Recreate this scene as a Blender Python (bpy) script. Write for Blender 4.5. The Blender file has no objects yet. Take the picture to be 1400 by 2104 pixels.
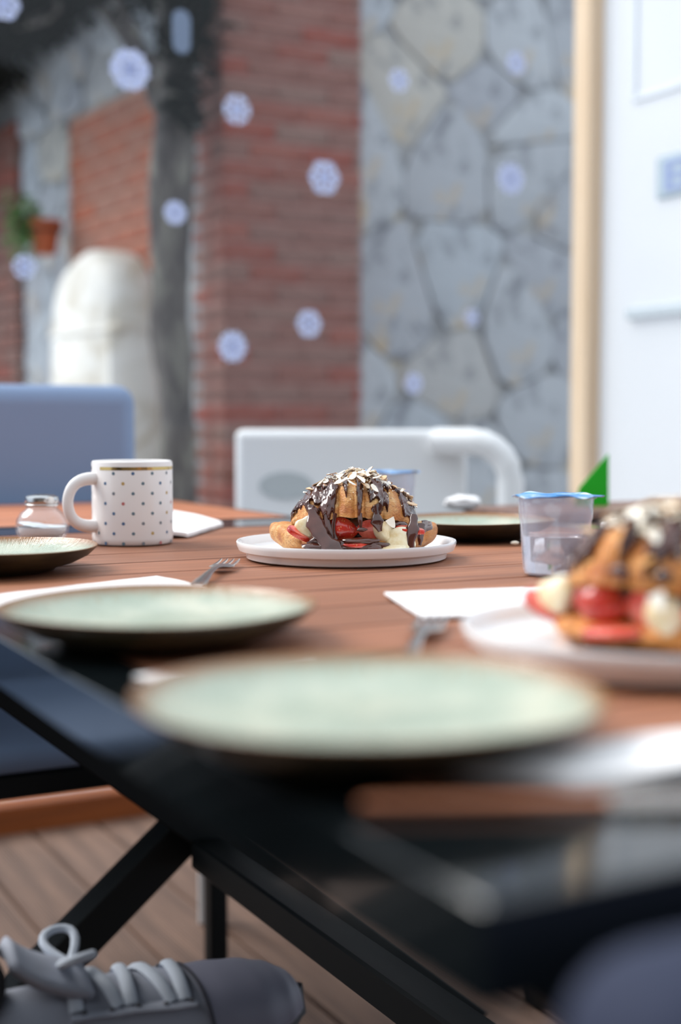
import bpy, math, random
from mathutils import Vector, Matrix, noise

# ------------------------------------------------------------------ camera, sky, sun, exposure
SC = bpy.context.scene
COL = SC.collection
R = math.radians
CAM_Z, PITCH, FPX = 0.88, R(3.72), 2800.0
cam_d = bpy.data.cameras.new('camera')
cam = bpy.data.objects.new('camera', cam_d); COL.objects.link(cam)
cam.location = (0, 0, CAM_Z)
cam.rotation_euler = (R(90) - PITCH, 0, 0)
cam_d.sensor_fit = 'VERTICAL'; cam_d.sensor_height = 36.0; cam_d.sensor_width = 36.0
cam_d.lens = FPX / 2104 * 36.0
cam_d.clip_start = 0.02; cam_d.clip_end = 100
cam_d.dof.use_dof = True
cam_d.dof.focus_distance = 1.285
cam_d.dof.aperture_fstop = 2.7
SC.camera = cam

world = bpy.data.worlds.new('overcast_sky'); SC.world = world
world.use_nodes = True
wn, wl = world.node_tree.nodes, world.node_tree.links
wn.clear()
w_out = wn.new('ShaderNodeOutputWorld'); w_bg = wn.new('ShaderNodeBackground')
w_tc = wn.new('ShaderNodeTexCoord'); w_sep = wn.new('ShaderNodeSeparateXYZ'); w_r = wn.new('ShaderNodeValToRGB')
wl.new(w_tc.outputs['Generated'], w_sep.inputs[0]); wl.new(w_sep.outputs['Z'], w_r.inputs[0])
w_r.color_ramp.elements[0].position = 0.0; w_r.color_ramp.elements[0].color = (0.50, 0.58, 0.68, 1)
w_r.color_ramp.elements[1].position = 0.7; w_r.color_ramp.elements[1].color = (0.84, 0.92, 1.0, 1)
wl.new(w_r.outputs[0], w_bg.inputs['Color']); w_bg.inputs['Strength'].default_value = 1.0
wl.new(w_bg.outputs[0], w_out.inputs[0])

sun_d = bpy.data.lights.new('veiled_sun', 'SUN'); sun = bpy.data.objects.new('veiled_sun', sun_d); COL.objects.link(sun)
sun_d.energy = 2.2; sun_d.angle = R(35); sun_d.color = (1.0, 0.97, 0.93)
# light travels from behind-left high up towards the camera side
sun.rotation_euler = Vector((0.85, -0.38, -0.90)).to_track_quat('-Z', 'Y').to_euler()

SC.view_settings.view_transform = 'Standard'
SC.view_settings.look = 'None'
SC.view_settings.gamma = 1.0
SC.view_settings.use_curve_mapping = False
SC.view_settings.exposure = 0.72

# ------------------------------------------------------------------ helpers
def px_ray(px, py):
    c = Vector(((px - 700) / FPX, -(py - 1052) / FPX, -1.0))
    return cam.rotation_euler.to_matrix() @ c
def at_z(px, py, z):
    d = px_ray(px, py); t = (z - CAM_Z) / d.z
    return Vector((d.x * t, d.y * t, z))
def at_y(px, py, y):
    d = px_ray(px, py); t = y / d.y
    return Vector((d.x * t, y, CAM_Z + d.z * t))
def at_plane(px, py, p, n):
    d = px_ray(px, py); o = Vector((0, 0, CAM_Z)); t = (Vector(p) - o).dot(n) / d.dot(n)
    return o + d * t

TH = R(28.1)
U = Vector((math.cos(TH), math.sin(TH), 0)); V = Vector((-math.sin(TH), math.cos(TH), 0))
C0 = Vector((0.0386, 0.361, 0))
TOP = 0.75
def T(u, v, z=0.0):
    p = C0 + U * u + V * v
    return Vector((p.x, p.y, z))

def srgb(r, g, b):
    f = lambda c: (c / 255 / 12.92) if c / 255 <= 0.04045 else ((c / 255 + 0.055) / 1.055) ** 2.4
    return (f(r), f(g), f(b), 1)

class MB:
    def __init__(s): s.v, s.f, s.m = [], [], []
    def add(s, vs, fs, mi=0):
        o = len(s.v); s.v += [tuple(v) for v in vs]
        s.f += [tuple(i + o for i in f) for f in fs]; s.m += [mi] * len(fs); return s
    def box(s, a, b, mi=0, bev=0.0):
        (x0, y0, z0), (x1, y1, z1) = a, b
        if not bev:
            vs = [(x0,y0,z0),(x1,y0,z0),(x1,y1,z0),(x0,y1,z0),(x0,y0,z1),(x1,y0,z1),(x1,y1,z1),(x0,y1,z1)]
            return s.add(vs, [(3,2,1,0),(4,5,6,7),(0,1,5,4),(1,2,6,5),(2,3,7,6),(3,0,4,7)], mi)
        # chamfered box: 24 vertices
        e = bev; vs = []; idx = {}
        def vid(k, p):
            if k not in idx: idx[k] = len(vs); vs.append(p)
            return idx[k]
        X, Y, Z = (x0, x1), (y0, y1), (z0, z1)
        def P(i, j, k, ax):
            p = [X[i], Y[j], Z[k]]; sg = [1 if i == 0 else -1, 1 if j == 0 else -1, 1 if k == 0 else -1]
            for a2 in range(3):
                if a2 != ax: p[a2] += sg[a2] * e
            return vid((i, j, k, ax), tuple(p))
        fs = []
        for i in (0, 1):
            q = [P(i,0,0,0), P(i,1,0,0), P(i,1,1,0), P(i,0,1,0)]; fs.append(q if i else q[::-1])
            q = [P(0,i,0,1), P(0,i,1,1), P(1,i,1,1), P(1,i,0,1)]; fs.append(q if i else q[::-1])
            q = [P(0,0,i,2), P(1,0,i,2), P(1,1,i,2), P(0,1,i,2)]; fs.append(q if i else q[::-1])
        for a in (0, 1):
            for b2 in (0, 1):
                q = [P(a,b2,0,0), P(a,b2,1,0), P(a,b2,1,1), P(a,b2,0,1)]; fs.append(q if a == b2 else q[::-1])
                q = [P(a,0,b2,0), P(a,0,b2,2), P(a,1,b2,2), P(a,1,b2,0)]; fs.append(q if a == b2 else q[::-1])
                q = [P(0,a,b2,1), P(1,a,b2,1), P(1,a,b2,2), P(0,a,b2,2)]; fs.append(q if a == b2 else q[::-1])
        for i in (0,1):
            for j in (0,1):
                for k in (0,1):
                    q = [P(i,j,k,0), P(i,j,k,1), P(i,j,k,2)]; fs.append(q if (i+j+k) % 2 else q[::-1])
        return s.add(vs, fs, mi)
    def lathe(s, prof, n=64, mi=0, cx=0, cy=0, fn=None):
        o = len(s.v); m = len(prof)
        for (r, z) in prof:
            for k in range(n):
                a = 2 * math.pi * k / n; rr, zz = fn(r, z, a) if fn else (r, z)
                s.v.append((cx + rr * math.cos(a), cy + rr * math.sin(a), zz))
        for i in range(m - 1):
            for k in range(n):
                k2 = (k + 1) % n
                s.f.append((o+i*n+k, o+i*n+k2, o+(i+1)*n+k2, o+(i+1)*n+k)); s.m.append(mi if not isinstance(mi, list) else mi[i])
        return s
    def tube(s, pts, rad, n=10, mi=0, flat=1.0, up=(0, 0, 1), caps=True):
        pts = [Vector(p) for p in pts]; o = len(s.v); m = len(pts)
        if not isinstance(rad, (list, tuple)): rad = [rad] * m
        up = Vector(up)
        for i, p in enumerate(pts):
            t = (pts[min(i + 1, m - 1)] - pts[max(i - 1, 0)]).normalized()
            a = t.cross(up)
            if a.length < 1e-4: a = t.cross(Vector((0.3, 1, 0.1)))
            a.normalize(); b = a.cross(t).normalized()
            for k in range(n):
                th = 2 * math.pi * k / n
                s.v.append(tuple(p + a * (math.cos(th) * rad[i]) + b * (math.sin(th) * rad[i] * flat)))
        for i in range(m - 1):
            for k in range(n):
                k2 = (k + 1) % n
                s.f.append((o+i*n+k2, o+i*n+k, o+(i+1)*n+k, o+(i+1)*n+k2)); s.m.append(mi)
        if caps:
            s.f.append(tuple(o + k for k in range(n))); s.m.append(mi)
            s.f.append(tuple(o + (m-1)*n + k for k in range(n))[::-1]); s.m.append(mi)
        return s
    def grid(s, fn, nu, nv, mi=0, close_u=False):
        o = len(s.v)
        for i in range(nu + 1):
            for j in range(nv + 1): s.v.append(tuple(fn(i / nu, j / nv)))
        for i in range(nu):
            for j in range(nv):
                a = o + i*(nv+1) + j
                s.f.append((a, a + nv + 1, a + nv + 2, a + 1)); s.m.append(mi)
        return s
    def prism(s, poly, z0, z1, mi=0, inset=0.0, drop=0.0):
        n = len(poly); o = len(s.v)
        s.v += [(x, y, z0) for x, y in poly] + [(x, y, z1 - drop) for x, y in poly]
        fs = [tuple(range(n))[::-1]] + [(i, (i+1) % n, n + (i+1) % n, n + i) for i in range(n)]
        if inset:
            cx = sum(p[0] for p in poly) / n; cy = sum(p[1] for p in poly) / n
            s.v += [(x + (cx-x)*inset, y + (cy-y)*inset, z1) for x, y in poly]
            fs += [(n+i, n+(i+1) % n, 2*n+(i+1) % n, 2*n+i) for i in range(n)] + [tuple(range(2*n, 3*n))]
        else: fs.append(tuple(range(n, 2*n)))
        s.f += [tuple(i + o for i in f) for f in fs]; s.m += [mi] * len(fs); return s
    def xf(s, M):
        s.v = [tuple(M @ Vector(v)) for v in s.v]; return s
    def mesh(s, name, mats, smooth=True, angle=40):
        me = bpy.data.meshes.new(name); me.from_pydata(s.v, [], s.f)
        for mt in (mats if isinstance(mats, (list, tuple)) else [mats]): me.materials.append(mt)
        me.polygons.foreach_set('material_index', s.m)
        me.validate(); me.update()
        if smooth:
            me.shade_smooth(); me.set_sharp_from_angle(angle=R(angle))
        return me
    def build(s, name, mats, parent=None, loc=(0,0,0), rot=(0,0,0), smooth=True, angle=40):
        return link(name, s.mesh(name, mats, smooth, angle), parent, loc, rot)

def link(name, me, parent=None, loc=(0,0,0), rot=(0,0,0)):
    o = bpy.data.objects.new(name, me); COL.objects.link(o)
    o.parent = parent; o.location = loc; o.rotation_euler = rot
    return o
def tag(o, label=None, cat=None, group=None, kind=None):
    if label: o['label'] = label
    if cat: o['category'] = cat
    if group: o['group'] = group
    if kind: o['kind'] = kind
    return o
def empty(name, loc=(0,0,0), rz=0.0, **kw):
    o = bpy.data.objects.new(name, None); COL.objects.link(o)
    o.location = loc; o.rotation_euler = (0, 0, rz); o.empty_display_size = 0.05
    return tag(o, **kw)
def copy_tree(o, parent=None):
    c = o.copy(); COL.objects.link(c); c.parent = parent
    for ch in list(o.children): copy_tree(ch, c)
    return c
def recalc(me):
    import bmesh
    bm = bmesh.new(); bm.from_mesh(me); bmesh.ops.recalc_face_normals(bm, faces=bm.faces); bm.to_mesh(me); bm.free()
def subsurf(o, lv=1):
    m = o.modifiers.new('smooth', 'SUBSURF'); m.levels = lv; m.render_levels = lv; return o
def bevel(o, w, seg=2):
    m = o.modifiers.new('bevel', 'BEVEL'); m.width = w; m.segments = seg; m.limit_method = 'ANGLE'; return o

# ------------------------------------------------------------------ materials
class Mat:
    def __init__(s, name, color=(0.5,0.5,0.5,1), rough=0.5, **kw):
        s.m = bpy.data.materials.new(name); s.m.use_nodes = True
        s.n, s.l = s.m.node_tree.nodes, s.m.node_tree.links
        s.b = s.n['Principled BSDF']
        s.b.inputs['Base Color'].default_value = color; s.b.inputs['Roughness'].default_value = rough
        for k, v in kw.items(): s.b.inputs[k.replace('_', ' ')].default_value = v
    def node(s, t, **kw):
        n = s.n.new(t)
        for k, v in kw.items():
            if k in n.inputs: n.inputs[k].default_value = v
            else: setattr(n, k, v)
        return n
    def obj(s, scale=(1,1,1)):
        tc = s.node('ShaderNodeTexCoord'); mp = s.node('ShaderNodeMapping'); mp.inputs['Scale'].default_value = scale
        s.l.new(tc.outputs['Object'], mp.inputs[0]); return mp.outputs[0]
    def noise(s, vec, scale, detail=4, rough=0.55, dist=0.0):
        n = s.node('ShaderNodeTexNoise'); n.inputs['Scale'].default_value = scale; n.inputs['Detail'].default_value = detail
        n.inputs['Roughness'].default_value = rough; n.inputs['Distortion'].default_value = dist
        if vec: s.l.new(vec, n.inputs['Vector'])
        return n.outputs[0]
    def ramp(s, fac, stops, interp='LINEAR'):
        r = s.node('ShaderNodeValToRGB'); e = r.color_ramp.elements; r.color_ramp.interpolation = interp
        while len(e) < len(stops): e.new(0.5)
        for el, (p, c) in zip(e, stops): el.position = p; el.color = c
        s.l.new(fac, r.inputs[0]); return r.outputs[0]
    def mix(s, fac, a, b, mode='MIX'):
        m = s.node('ShaderNodeMix', data_type='RGBA', blend_type=mode)
        for sock, v in ((m.inputs[0], fac), (m.inputs[6], a), (m.inputs[7], b)):
            if isinstance(v, (int, float, tuple)): sock.default_value = v
            else: s.l.new(v, sock)
        return m.outputs[2]
    def math(s, op, a, b=0.0):
        m = s.node('ShaderNodeMath', operation=op)
        for sock, v in ((m.inputs[0], a), (m.inputs[1], b)):
            if isinstance(v, (int, float)): sock.default_value = v
            else: s.l.new(v, sock)
        return m.outputs[0]
    def rand(s): return s.node('ShaderNodeObjectInfo').outputs['Random']
    def color(s, c): s.l.new(c, s.b.inputs['Base Color']); return s
    def bump(s, h, strength=0.3, dist=0.01):
        b = s.node('ShaderNodeBump'); b.inputs['Strength'].default_value = strength; b.inputs['Distance'].default_value = dist
        s.l.new(h, b.inputs['Height']); s.l.new(b.outputs[0], s.b.inputs['Normal']); return s
    def rough(s, v): s.l.new(v, s.b.inputs['Roughness']); return s

M = {}
def wood(name, c1, c2, c3, rough=0.55, axis=(2, 40, 40), bumps=0.15):
    m = Mat(name, c2, rough); v = m.obj(axis)
    n1 = m.noise(v, 1.6, 6, 0.6, 0.4); n2 = m.noise(m.obj((axis[0]*4, axis[1]*5, axis[2]*5)), 1.5, 3)
    c = m.ramp(n1, [(0.3, c1), (0.52, c2), (0.75, c3)])
    c = m.mix(m.math('MULTIPLY', n2, 0.35), c, c1)
    hs = m.node('ShaderNodeHueSaturation'); m.l.new(c, hs.inputs['Color'])
    m.l.new(m.math('ADD', m.math('MULTIPLY', m.rand(), 0.3), 0.85), hs.inputs['Value'])
    m.color(hs.outputs[0]).bump(n2, bumps, 0.002); return m.m
M['plank'] = wood('red_brown_plank', srgb(112, 68, 46), srgb(156, 100, 70), srgb(180, 122, 88), 0.5)
M['plank2'] = wood('orange_brown_plank', srgb(150, 86, 54), srgb(196, 124, 86), srgb(214, 146, 106), 0.5)
M['ledge'] = wood('brown_ledge', srgb(86, 60, 50), srgb(118, 84, 70), srgb(140, 104, 88), 0.5)
M['sill'] = wood('orange_sill', srgb(112, 54, 12), srgb(140, 70, 18), srgb(160, 84, 28), 0.5)
M['post'] = wood('tan_post', srgb(224, 194, 160), srgb(234, 208, 178), srgb(240, 218, 190), 0.6, axis=(30, 30, 2))
# grooved composite deck board: fine ribs along the board
m = Mat('deck_board', srgb(150, 112, 92), 0.65); v = m.obj((1, 1, 1))
sx = m.node('ShaderNodeSeparateXYZ'); m.l.new(v, sx.inputs[0])
rib = m.math('SINE', m.math('MULTIPLY', sx.outputs[0], 2 * math.pi / 0.0068))
n = m.noise(m.obj((30, 2, 30)), 1.2, 4)
c = m.ramp(n, [(0.3, srgb(90, 66, 53)), (0.7, srgb(126, 96, 79))])
hs = m.node('ShaderNodeHueSaturation'); m.l.new(c, hs.inputs['Color']); m.l.new(m.math('ADD', m.math('MULTIPLY', m.rand(), 0.2), 0.9), hs.inputs['Value'])
m.color(hs.outputs[0]).bump(rib, 0.5, 0.0015); M['deck'] = m.m

m = Mat('black_metal', (0.004, 0.006, 0.007, 1), 0.1, IOR=1.75)
m.rough(m.ramp(m.noise(m.obj(), 40, 3), [(0.3, (0.06,)*3 + (1,)), (0.7, (0.12,)*3 + (1,))])); M['black'] = m.m
M['dark'] = Mat('dark_metal', (0.004, 0.006, 0.007, 1), 0.45, Specular_IOR_Level=0.22).m

# brick: each brick its own tone
m = Mat('brick', srgb(140, 84, 74), 0.8); rnd = m.rand(); v = m.obj((1, 1, 1))
c = m.ramp(rnd, [(0.0, srgb(138, 56, 40)), (0.2, srgb(126, 74, 62)), (0.5, srgb(122, 86, 77)), (0.8, srgb(128, 98, 88)), (1.0, srgb(142, 68, 52))])
n = m.noise(v, 30, 5); c = m.mix(m.ramp(n, [(0.45, (0,0,0,1)), (0.75, (0.55,)*3 + (1,))]), c, srgb(152, 116, 106))
m.color(c).bump(n, 0.5, 0.004); M['brick'] = m.m
m = Mat('orange_brick', srgb(178, 96, 66), 0.8); rnd = m.rand(); v = m.obj((1, 1, 1))
c = m.ramp(rnd, [(0.0, srgb(176, 88, 52)), (0.35, srgb(166, 98, 74)), (0.7, srgb(160, 108, 88)), (1.0, srgb(172, 94, 64))])
n = m.noise(v, 30, 5); c = m.mix(m.ramp(n, [(0.5, (0,0,0,1)), (0.8, (0.5,)*3 + (1,))]), c, srgb(206, 168, 150))
m.color(c).bump(n, 0.5, 0.004); M['brick2'] = m.m
m = Mat('pink_mortar', srgb(176, 128, 120), 0.9); n = m.noise(m.obj(), 12, 4)
m.color(m.ramp(n, [(0.3, srgb(150, 104, 94)), (0.7, srgb(182, 138, 130))])); M['mortar'] = m.m
m = Mat('grey_mortar', srgb(130, 130, 128), 0.9); n = m.noise(m.obj(), 8, 5)
m.color(m.ramp(n, [(0.35, srgb(134, 136, 140)), (0.6, srgb(170, 170, 170)), (0.75, srgb(186, 170, 138))])); M['mortar2'] = m.m
m = Mat('field_stone', srgb(150, 155, 160), 0.85); rnd = m.rand(); v = m.obj()
c = m.ramp(rnd, [(0.0, srgb(166, 173, 181)), (0.3, srgb(184, 187, 191)), (0.6, srgb(172, 175, 180)), (0.8, srgb(158, 160, 168)), (0.92, srgb(182, 180, 176)), (1.0, srgb(190, 180, 160))])
n = m.noise(v, 7, 6, 0.6, 0.6); n2 = m.noise(v, 3.1, 4, 0.6, 1.0)
c = m.mix(m.ramp(n, [(0.36, (0.75,)*3 + (1,)), (0.46, (0,0,0,1))]), c, srgb(104, 106, 114))
c = m.mix(m.ramp(n2, [(0.57, (0,0,0,1)), (0.68, (0.7,)*3 + (1,))]), c, srgb(196, 168, 122))
m.color(c).bump(n, 0.8, 0.02); M['stone'] = m.m

m = Mat('cream_marble', srgb(226, 222, 212), 0.6); n = m.noise(m.obj(), 6, 5, 0.6, 0.8)
m.color(m.ramp(n, [(0.32, srgb(196, 186, 168)), (0.5, srgb(226, 222, 214)), (0.75, srgb(240, 238, 234))])).bump(n, 0.3, 0.02); M['marble'] = m.m
m = Mat('bark', srgb(70, 64, 66), 0.9); n = m.noise(m.obj((1, 1, 0.35)), 18, 6, 0.65, 0.6)
m.color(m.ramp(n, [(0.3, srgb(48, 42, 44)), (0.5, srgb(94, 88, 86)), (0.72, srgb(146, 144, 132))])).bump(n, 0.9, 0.03); M['bark'] = m.m
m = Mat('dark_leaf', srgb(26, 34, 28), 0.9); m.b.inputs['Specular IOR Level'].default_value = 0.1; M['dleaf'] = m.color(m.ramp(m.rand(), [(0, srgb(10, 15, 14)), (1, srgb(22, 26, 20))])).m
m = Mat('green_leaf', srgb(96, 140, 74), 0.5); M['leaf'] = m.color(m.ramp(m.noise(m.obj(), 30), [(0.35, srgb(70, 112, 54)), (0.7, srgb(128, 168, 96))])).m
M['terracotta'] = Mat('terracotta', srgb(186, 96, 58), 0.8).m
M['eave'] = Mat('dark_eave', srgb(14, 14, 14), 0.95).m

m = Mat('white_door', srgb(250, 251, 252), 0.35); m.b.inputs['Transmission Weight'].default_value = 0
tr = m.node('ShaderNodeBsdfTranslucent'); tr.inputs[0].default_value = (0.97, 0.98, 1.0, 1)
mx = m.node('ShaderNodeMixShader'); mx.inputs[0].default_value = 0.45
m.l.new(m.b.outputs[0], mx.inputs[1]); m.l.new(tr.outputs[0], mx.inputs[2]); m.l.new(mx.outputs[0], m.n['Material Output'].inputs[0]); M['door'] = m.m
M['door_trim'] = Mat('pale_grey_trim', srgb(232, 238, 244), 0.4).m
M['handle'] = Mat('grey_handle', srgb(206, 216, 222), 0.4).m
M['sign'] = Mat('sign_grey', srgb(188, 204, 214), 0.5).m
M['sign_blue'] = Mat('sign_blue_print', srgb(150, 166, 208), 0.5).m
M['green'] = Mat('bright_green', srgb(20, 176, 24), 0.5).m

# window pane: clear sheet, mostly lets light straight through
m = Mat('window_glass', (1, 1, 1, 1), 0.02); nd, ln = m.n, m.l
tp = m.node('ShaderNodeBsdfTransparent'); tp.inputs[0].default_value = (0.97, 0.98, 0.985, 1)
gl = m.node('ShaderNodeBsdfGlossy'); gl.inputs['Roughness'].default_value = 0.02; gl.inputs[0].default_value = (1, 1, 1, 1)
fr = m.node('ShaderNodeLayerWeight'); fr.inputs[0].default_value = 0.5
rf = m.math('ADD', m.math('MULTIPLY', m.math('POWER', fr.outputs['Facing'], 4.0), 0.5), 0.012)
mx = m.node('ShaderNodeMixShader'); ln.new(rf, mx.inputs[0]); ln.new(tp.outputs[0], mx.inputs[1]); ln.new(gl.outputs[0], mx.inputs[2])
ln.new(mx.outputs[0], nd['Material Output'].inputs[0]); M['pane'] = m.m
m = Mat('snow_sticker', srgb(226, 232, 250), 0.6)
tr = m.node('ShaderNodeBsdfTranslucent'); tr.inputs[0].default_value = srgb(228, 234, 250)
mx = m.node('ShaderNodeMixShader'); mx.inputs[0].default_value = 0.4
m.l.new(m.b.outputs[0], mx.inputs[1]); m.l.new(tr.outputs[0], mx.inputs[2]); m.l.new(mx.outputs[0], m.n['Material Output'].inputs[0]); M['sticker'] = m.m

def fabric(name, c, rough=0.85):
    m = Mat(name, c, rough); n = m.noise(m.obj(), 220, 3); n2 = m.noise(m.obj(), 6, 3)
    m.color(m.mix(m.math('MULTIPLY', n2, 0.3), c, tuple(x * 0.75 for x in c[:3]) + (1,))).bump(n, 0.2, 0.001); return m.m
M['bluegrey'] = fabric('blue_grey_fabric', srgb(130, 149, 180))
M['navy'] = fabric('dark_blue_fabric', srgb(28, 36, 60))
M['white_plastic'] = Mat('white_plastic', srgb(230, 231, 232), 0.45).m
M['trouser'] = fabric('dark_trouser_cloth', srgb(24, 24, 26))

# ------------------------------------------------------------------ setting: deck, glazed wall, masonry outside
rng = random.Random(7)
M['mortar3'] = Mat('tan_mortar', srgb(186, 142, 120), .9).m
deck = MB().box((-2.2, -1.1, -0.06), (3.6, 2.60, -0.028)).build('floor', M['dark'], loc=C0, rot=(0, 0, TH), smooth=False)
tag(deck, 'grooved brown composite decking laid in long boards', 'floor', kind='structure')
bm_ = MB().box((-0.070, 0, -0.026), (0.070, 3.62, 0), bev=0.003).mesh('deck_board', M['deck'])
for k in range(-18, 19):
    o = link('deck_board', bm_, deck, (0.6425 + 0.145 * k, -1.05, 0))
gr = MB().box((-8, 2.0, -0.20), (9, 14, -0.12)).build('ground', M['mortar2'], smooth=False)
tag(gr, 'grey ground outside the glazed wall', 'ground', kind='structure')

# glazed wall: sill rail, posts, pane
win = empty('window_1', C0, TH, label='glazed wall with tan posts and an orange bottom rail', cat='window', kind='structure')
MB().box((0.2, 2.565, -0.03), (2.06, 2.625, 0.062), bev=0.004).build('bottom_rail', M['sill'], win)
MB().box((2.055, 2.56, -0.03), (2.124, 2.63, 2.50), bev=0.003).build('post', M['post'], win)
MB().box((0.14, 2.56, -0.03), (0.20, 2.63, 2.50), bev=0.003).build('post', M['post'], win)
MB().box((0.14, 2.56, 2.45), (2.124, 2.63, 2.52), bev=0.003).build('top_rail', M['post'], win)
MB().box((0.201, 2.592, 0.06), (2.056, 2.598, 2.452)).build('pane', M['pane'], win, smooth=False)

# white door running from the post towards the camera
door = empty('door_1', C0 + U * .03 + V * .03, TH, label='bright white door next to the tan post', cat='door', kind='structure')
MB().box((2.062, 1.60, 0.02), (2.10, 2.526, 2.42), bev=0.004).build('door_leaf', M['door'], door)
MB().box((2.055, 1.75, 1.685), (2.0625, 2.40, 1.698), bev=0.002).build('panel_moulding', M['door_trim'], door)
MB().box((2.055, 2.388, 1.698), (2.0625, 2.402, 2.36), bev=0.002).build('panel_moulding', M['door_trim'], door)
MB().box((2.044, 1.80, 1.142), (2.056, 2.405, 1.172), bev=0.004).box((2.054, 2.36, 1.150), (2.064, 2.38, 1.168)).box((2.054, 1.85, 1.150), (2.064, 1.87, 1.168)).build('push_bar', M['handle'], door)
sg = MB().box((2.054, 2.16, 1.43), (2.0625, 2.305, 1.532), bev=0.006).build('notice_plate', M['sign'], door)
q = MB()   # blurred blue lettering on the plate
for (a, b, c, d) in ((2.250, 1.445, 2.272, 1.517), (2.20, 1.504, 2.25, 1.517), (2.20, 1.474, 2.25, 1.487), (2.20, 1.445, 2.25, 1.458), (2.188, 1.452, 2.204, 1.478), (2.188, 1.485, 2.204, 1.511)):
    q.box((2.0528, a, b), (2.0542, c, d))
q.build('notice_lettering', M['sign_blue'], sg, smooth=False)

# ---- outside masonry
def cell_polys(w, h, n, rnd, gap):
    cols = max(2, int(round(math.sqrt(n * w / h)))); rows = max(2, int(round(n / cols)))
    pts = []
    for r_ in range(rows):
        for c_ in range(cols):
            pts.append(((c_ + 0.5 + (0.25 if r_ % 2 else -0.25) + rnd.uniform(-.46, .46)) * w / cols, (r_ + 0.5 + rnd.uniform(-.46, .46)) * h / rows))
    out = []
    for i, p in enumerate(pts):
        poly = [(0, 0), (w, 0), (w, h), (0, h)]
        for j, q_ in enumerate(pts):
            if i == j: continue
            dx, dy = q_[0] - p[0], q_[1] - p[1]; L2 = math.hypot(dx, dy)
            if L2 > 3.2 * max(w / cols, h / rows): continue
            mx_, my_ = (p[0] + q_[0]) / 2, (p[1] + q_[1]) / 2
            lim = -gap / 2
            f = lambda a: ((a[0] - mx_) * dx + (a[1] - my_) * dy) / L2 - lim
            new = []
            for k in range(len(poly)):
                a, b = poly[k], poly[(k + 1) % len(poly)]; fa, fb = f(a), f(b)
                if fa <= 0: new.append(a)
                if (fa < 0 < fb) or (fb < 0 < fa):
                    t = fa / (fa - fb); new.append((a[0] + (b[0]-a[0])*t, a[1] + (b[1]-a[1])*t))
            poly = new
            if len(poly) < 3: break
        if len(poly) >= 3: out.append(poly)
    return out
def round_poly(poly, rnd):
    out = []
    n = len(poly)
    for k in range(n):
        a, b, c = poly[k-1], poly[k], poly[(k+1) % n]
        t = 0.22
        out.append((b[0] + (a[0]-b[0])*t, b[1] + (a[1]-b[1])*t)); out.append((b[0] + (c[0]-b[0])*t, b[1] + (c[1]-b[1])*t))
    return out
def stone_patch(parent, x0, z0, w, h, n, rnd, side, y0=0.0):
    """stones standing proud of the parent's face at local y0; side = -1: face towards -y, +1: towards +y"""
    for poly in cell_polys(w, h, n, rnd, 0.007):
        p2 = round_poly(poly, rnd)
        cx = sum(p[0] for p in p2) / len(p2); cy = sum(p[1] for p in p2) / len(p2)
        mb = MB().prism([(p[0]-cx, p[1]-cy) for p in p2], -0.03, rnd.uniform(0.010, 0.034), inset=0.25, drop=0.006)
        mb.v = [(v[0] if side < 0 else v[0], side * v[2], v[1]) for v in mb.v]
        if side > 0: mb.f = [f[::-1] for f in mb.f]
        o = mb.build('stone', M['stone'], parent, (x0 + cx, y0, z0 + cy), angle=30)
BR = {}
def brick(parent, mat, x0, y0, z0, x1, y1, z1):
    k = (mat, round(x1-x0, 4), round(y1-y0, 4), round(z1-z0, 4))
    if k not in BR:
        BR[k] = MB().box((0, 0, 0), k[1:], bev=0.005).mesh('brick', M[mat])
    return link('brick', BR[k], parent, (x0, y0, z0))

K = Vector((-0.394, 4.60, 0))
pil = MB().box((0.004, 0.004, -0.12), (0.526, 0.50, 3.0)).build('wall_pillar', M['mortar'], loc=K, rot=(0, 0, TH), smooth=False)
tag(pil, 'red brown brick pillar standing before the grey stone wall', 'pillar', kind='structure')
H, G = 0.0550, 0.0130
for c_ in range(5, 39):
    z = c_ * (H + G)
    runs = [(0, .195), (.20, .395), (.40, .53)] if c_ % 2 else [(0, .095), (.10, .295), (.30, .495), (.50, .53)]
    for a, b in runs: brick(pil, 'brick', a, -0.004, z, b, 0.09, z + H)
    if c_ % 2: brick(pil, 'brick', -0.003, 0.10, z, 0.1, 0.29, z + H)
    else: brick(pil, 'brick', -0.003, 0.10, z, 0.1, 0.20, z + H); brick(pil, 'brick', -0.003, 0.21, z, 0.1, 0.30, z + H)

wb = MB().box((0.30, 0.22, -0.12), (2.75, 0.60, 3.2)).build('wall_back', M['mortar2'], loc=K, rot=(0, 0, TH), smooth=False)
tag(wb, 'grey rubble stone wall with ochre patches behind the brick pillar', 'wall', kind='structure')
stone_patch(wb, 0.53, 0.25, 2.0, 2.75, 46, random.Random(3), -1, 0.22)

S = Vector((-0.535, 4.85, 0)); LA = math.atan2(.835, -.55)
wl_ = MB().box((-0.10, -0.35, -0.12), (3.2, 0.0, 2.62)).build('wall_left', M['mortar2'], loc=S, rot=(0, 0, LA), smooth=False)
tag(wl_, 'old wall of grey stone with orange brick infill and a dark eave', 'wall', kind='structure')
r3 = random.Random(11)
stone_patch(wl_, 1.02, 0.1, 0.58, 2.02, 16, r3, 1)
stone_patch(wl_, 0.05, 2.14, 1.6, 0.44, 10, r3, 1)
MB().box((.14, -.02, .2), (1.01, .022, 2.12)).build('mortar_bed', M['mortar3'], wl_, smooth=False)
for c_ in range(5, 31):
    z = c_ * (H + G)
    x = 0.16 + (0 if c_ % 2 else -0.10)
    while x < 1.0:
        a, b = max(x, 0.16), min(x + .19, 1.0)
        if b - a > 0.03: brick(wl_, 'brick2', a, -0.04, z, b, 0.03, z + H)
        x += 0.20
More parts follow.
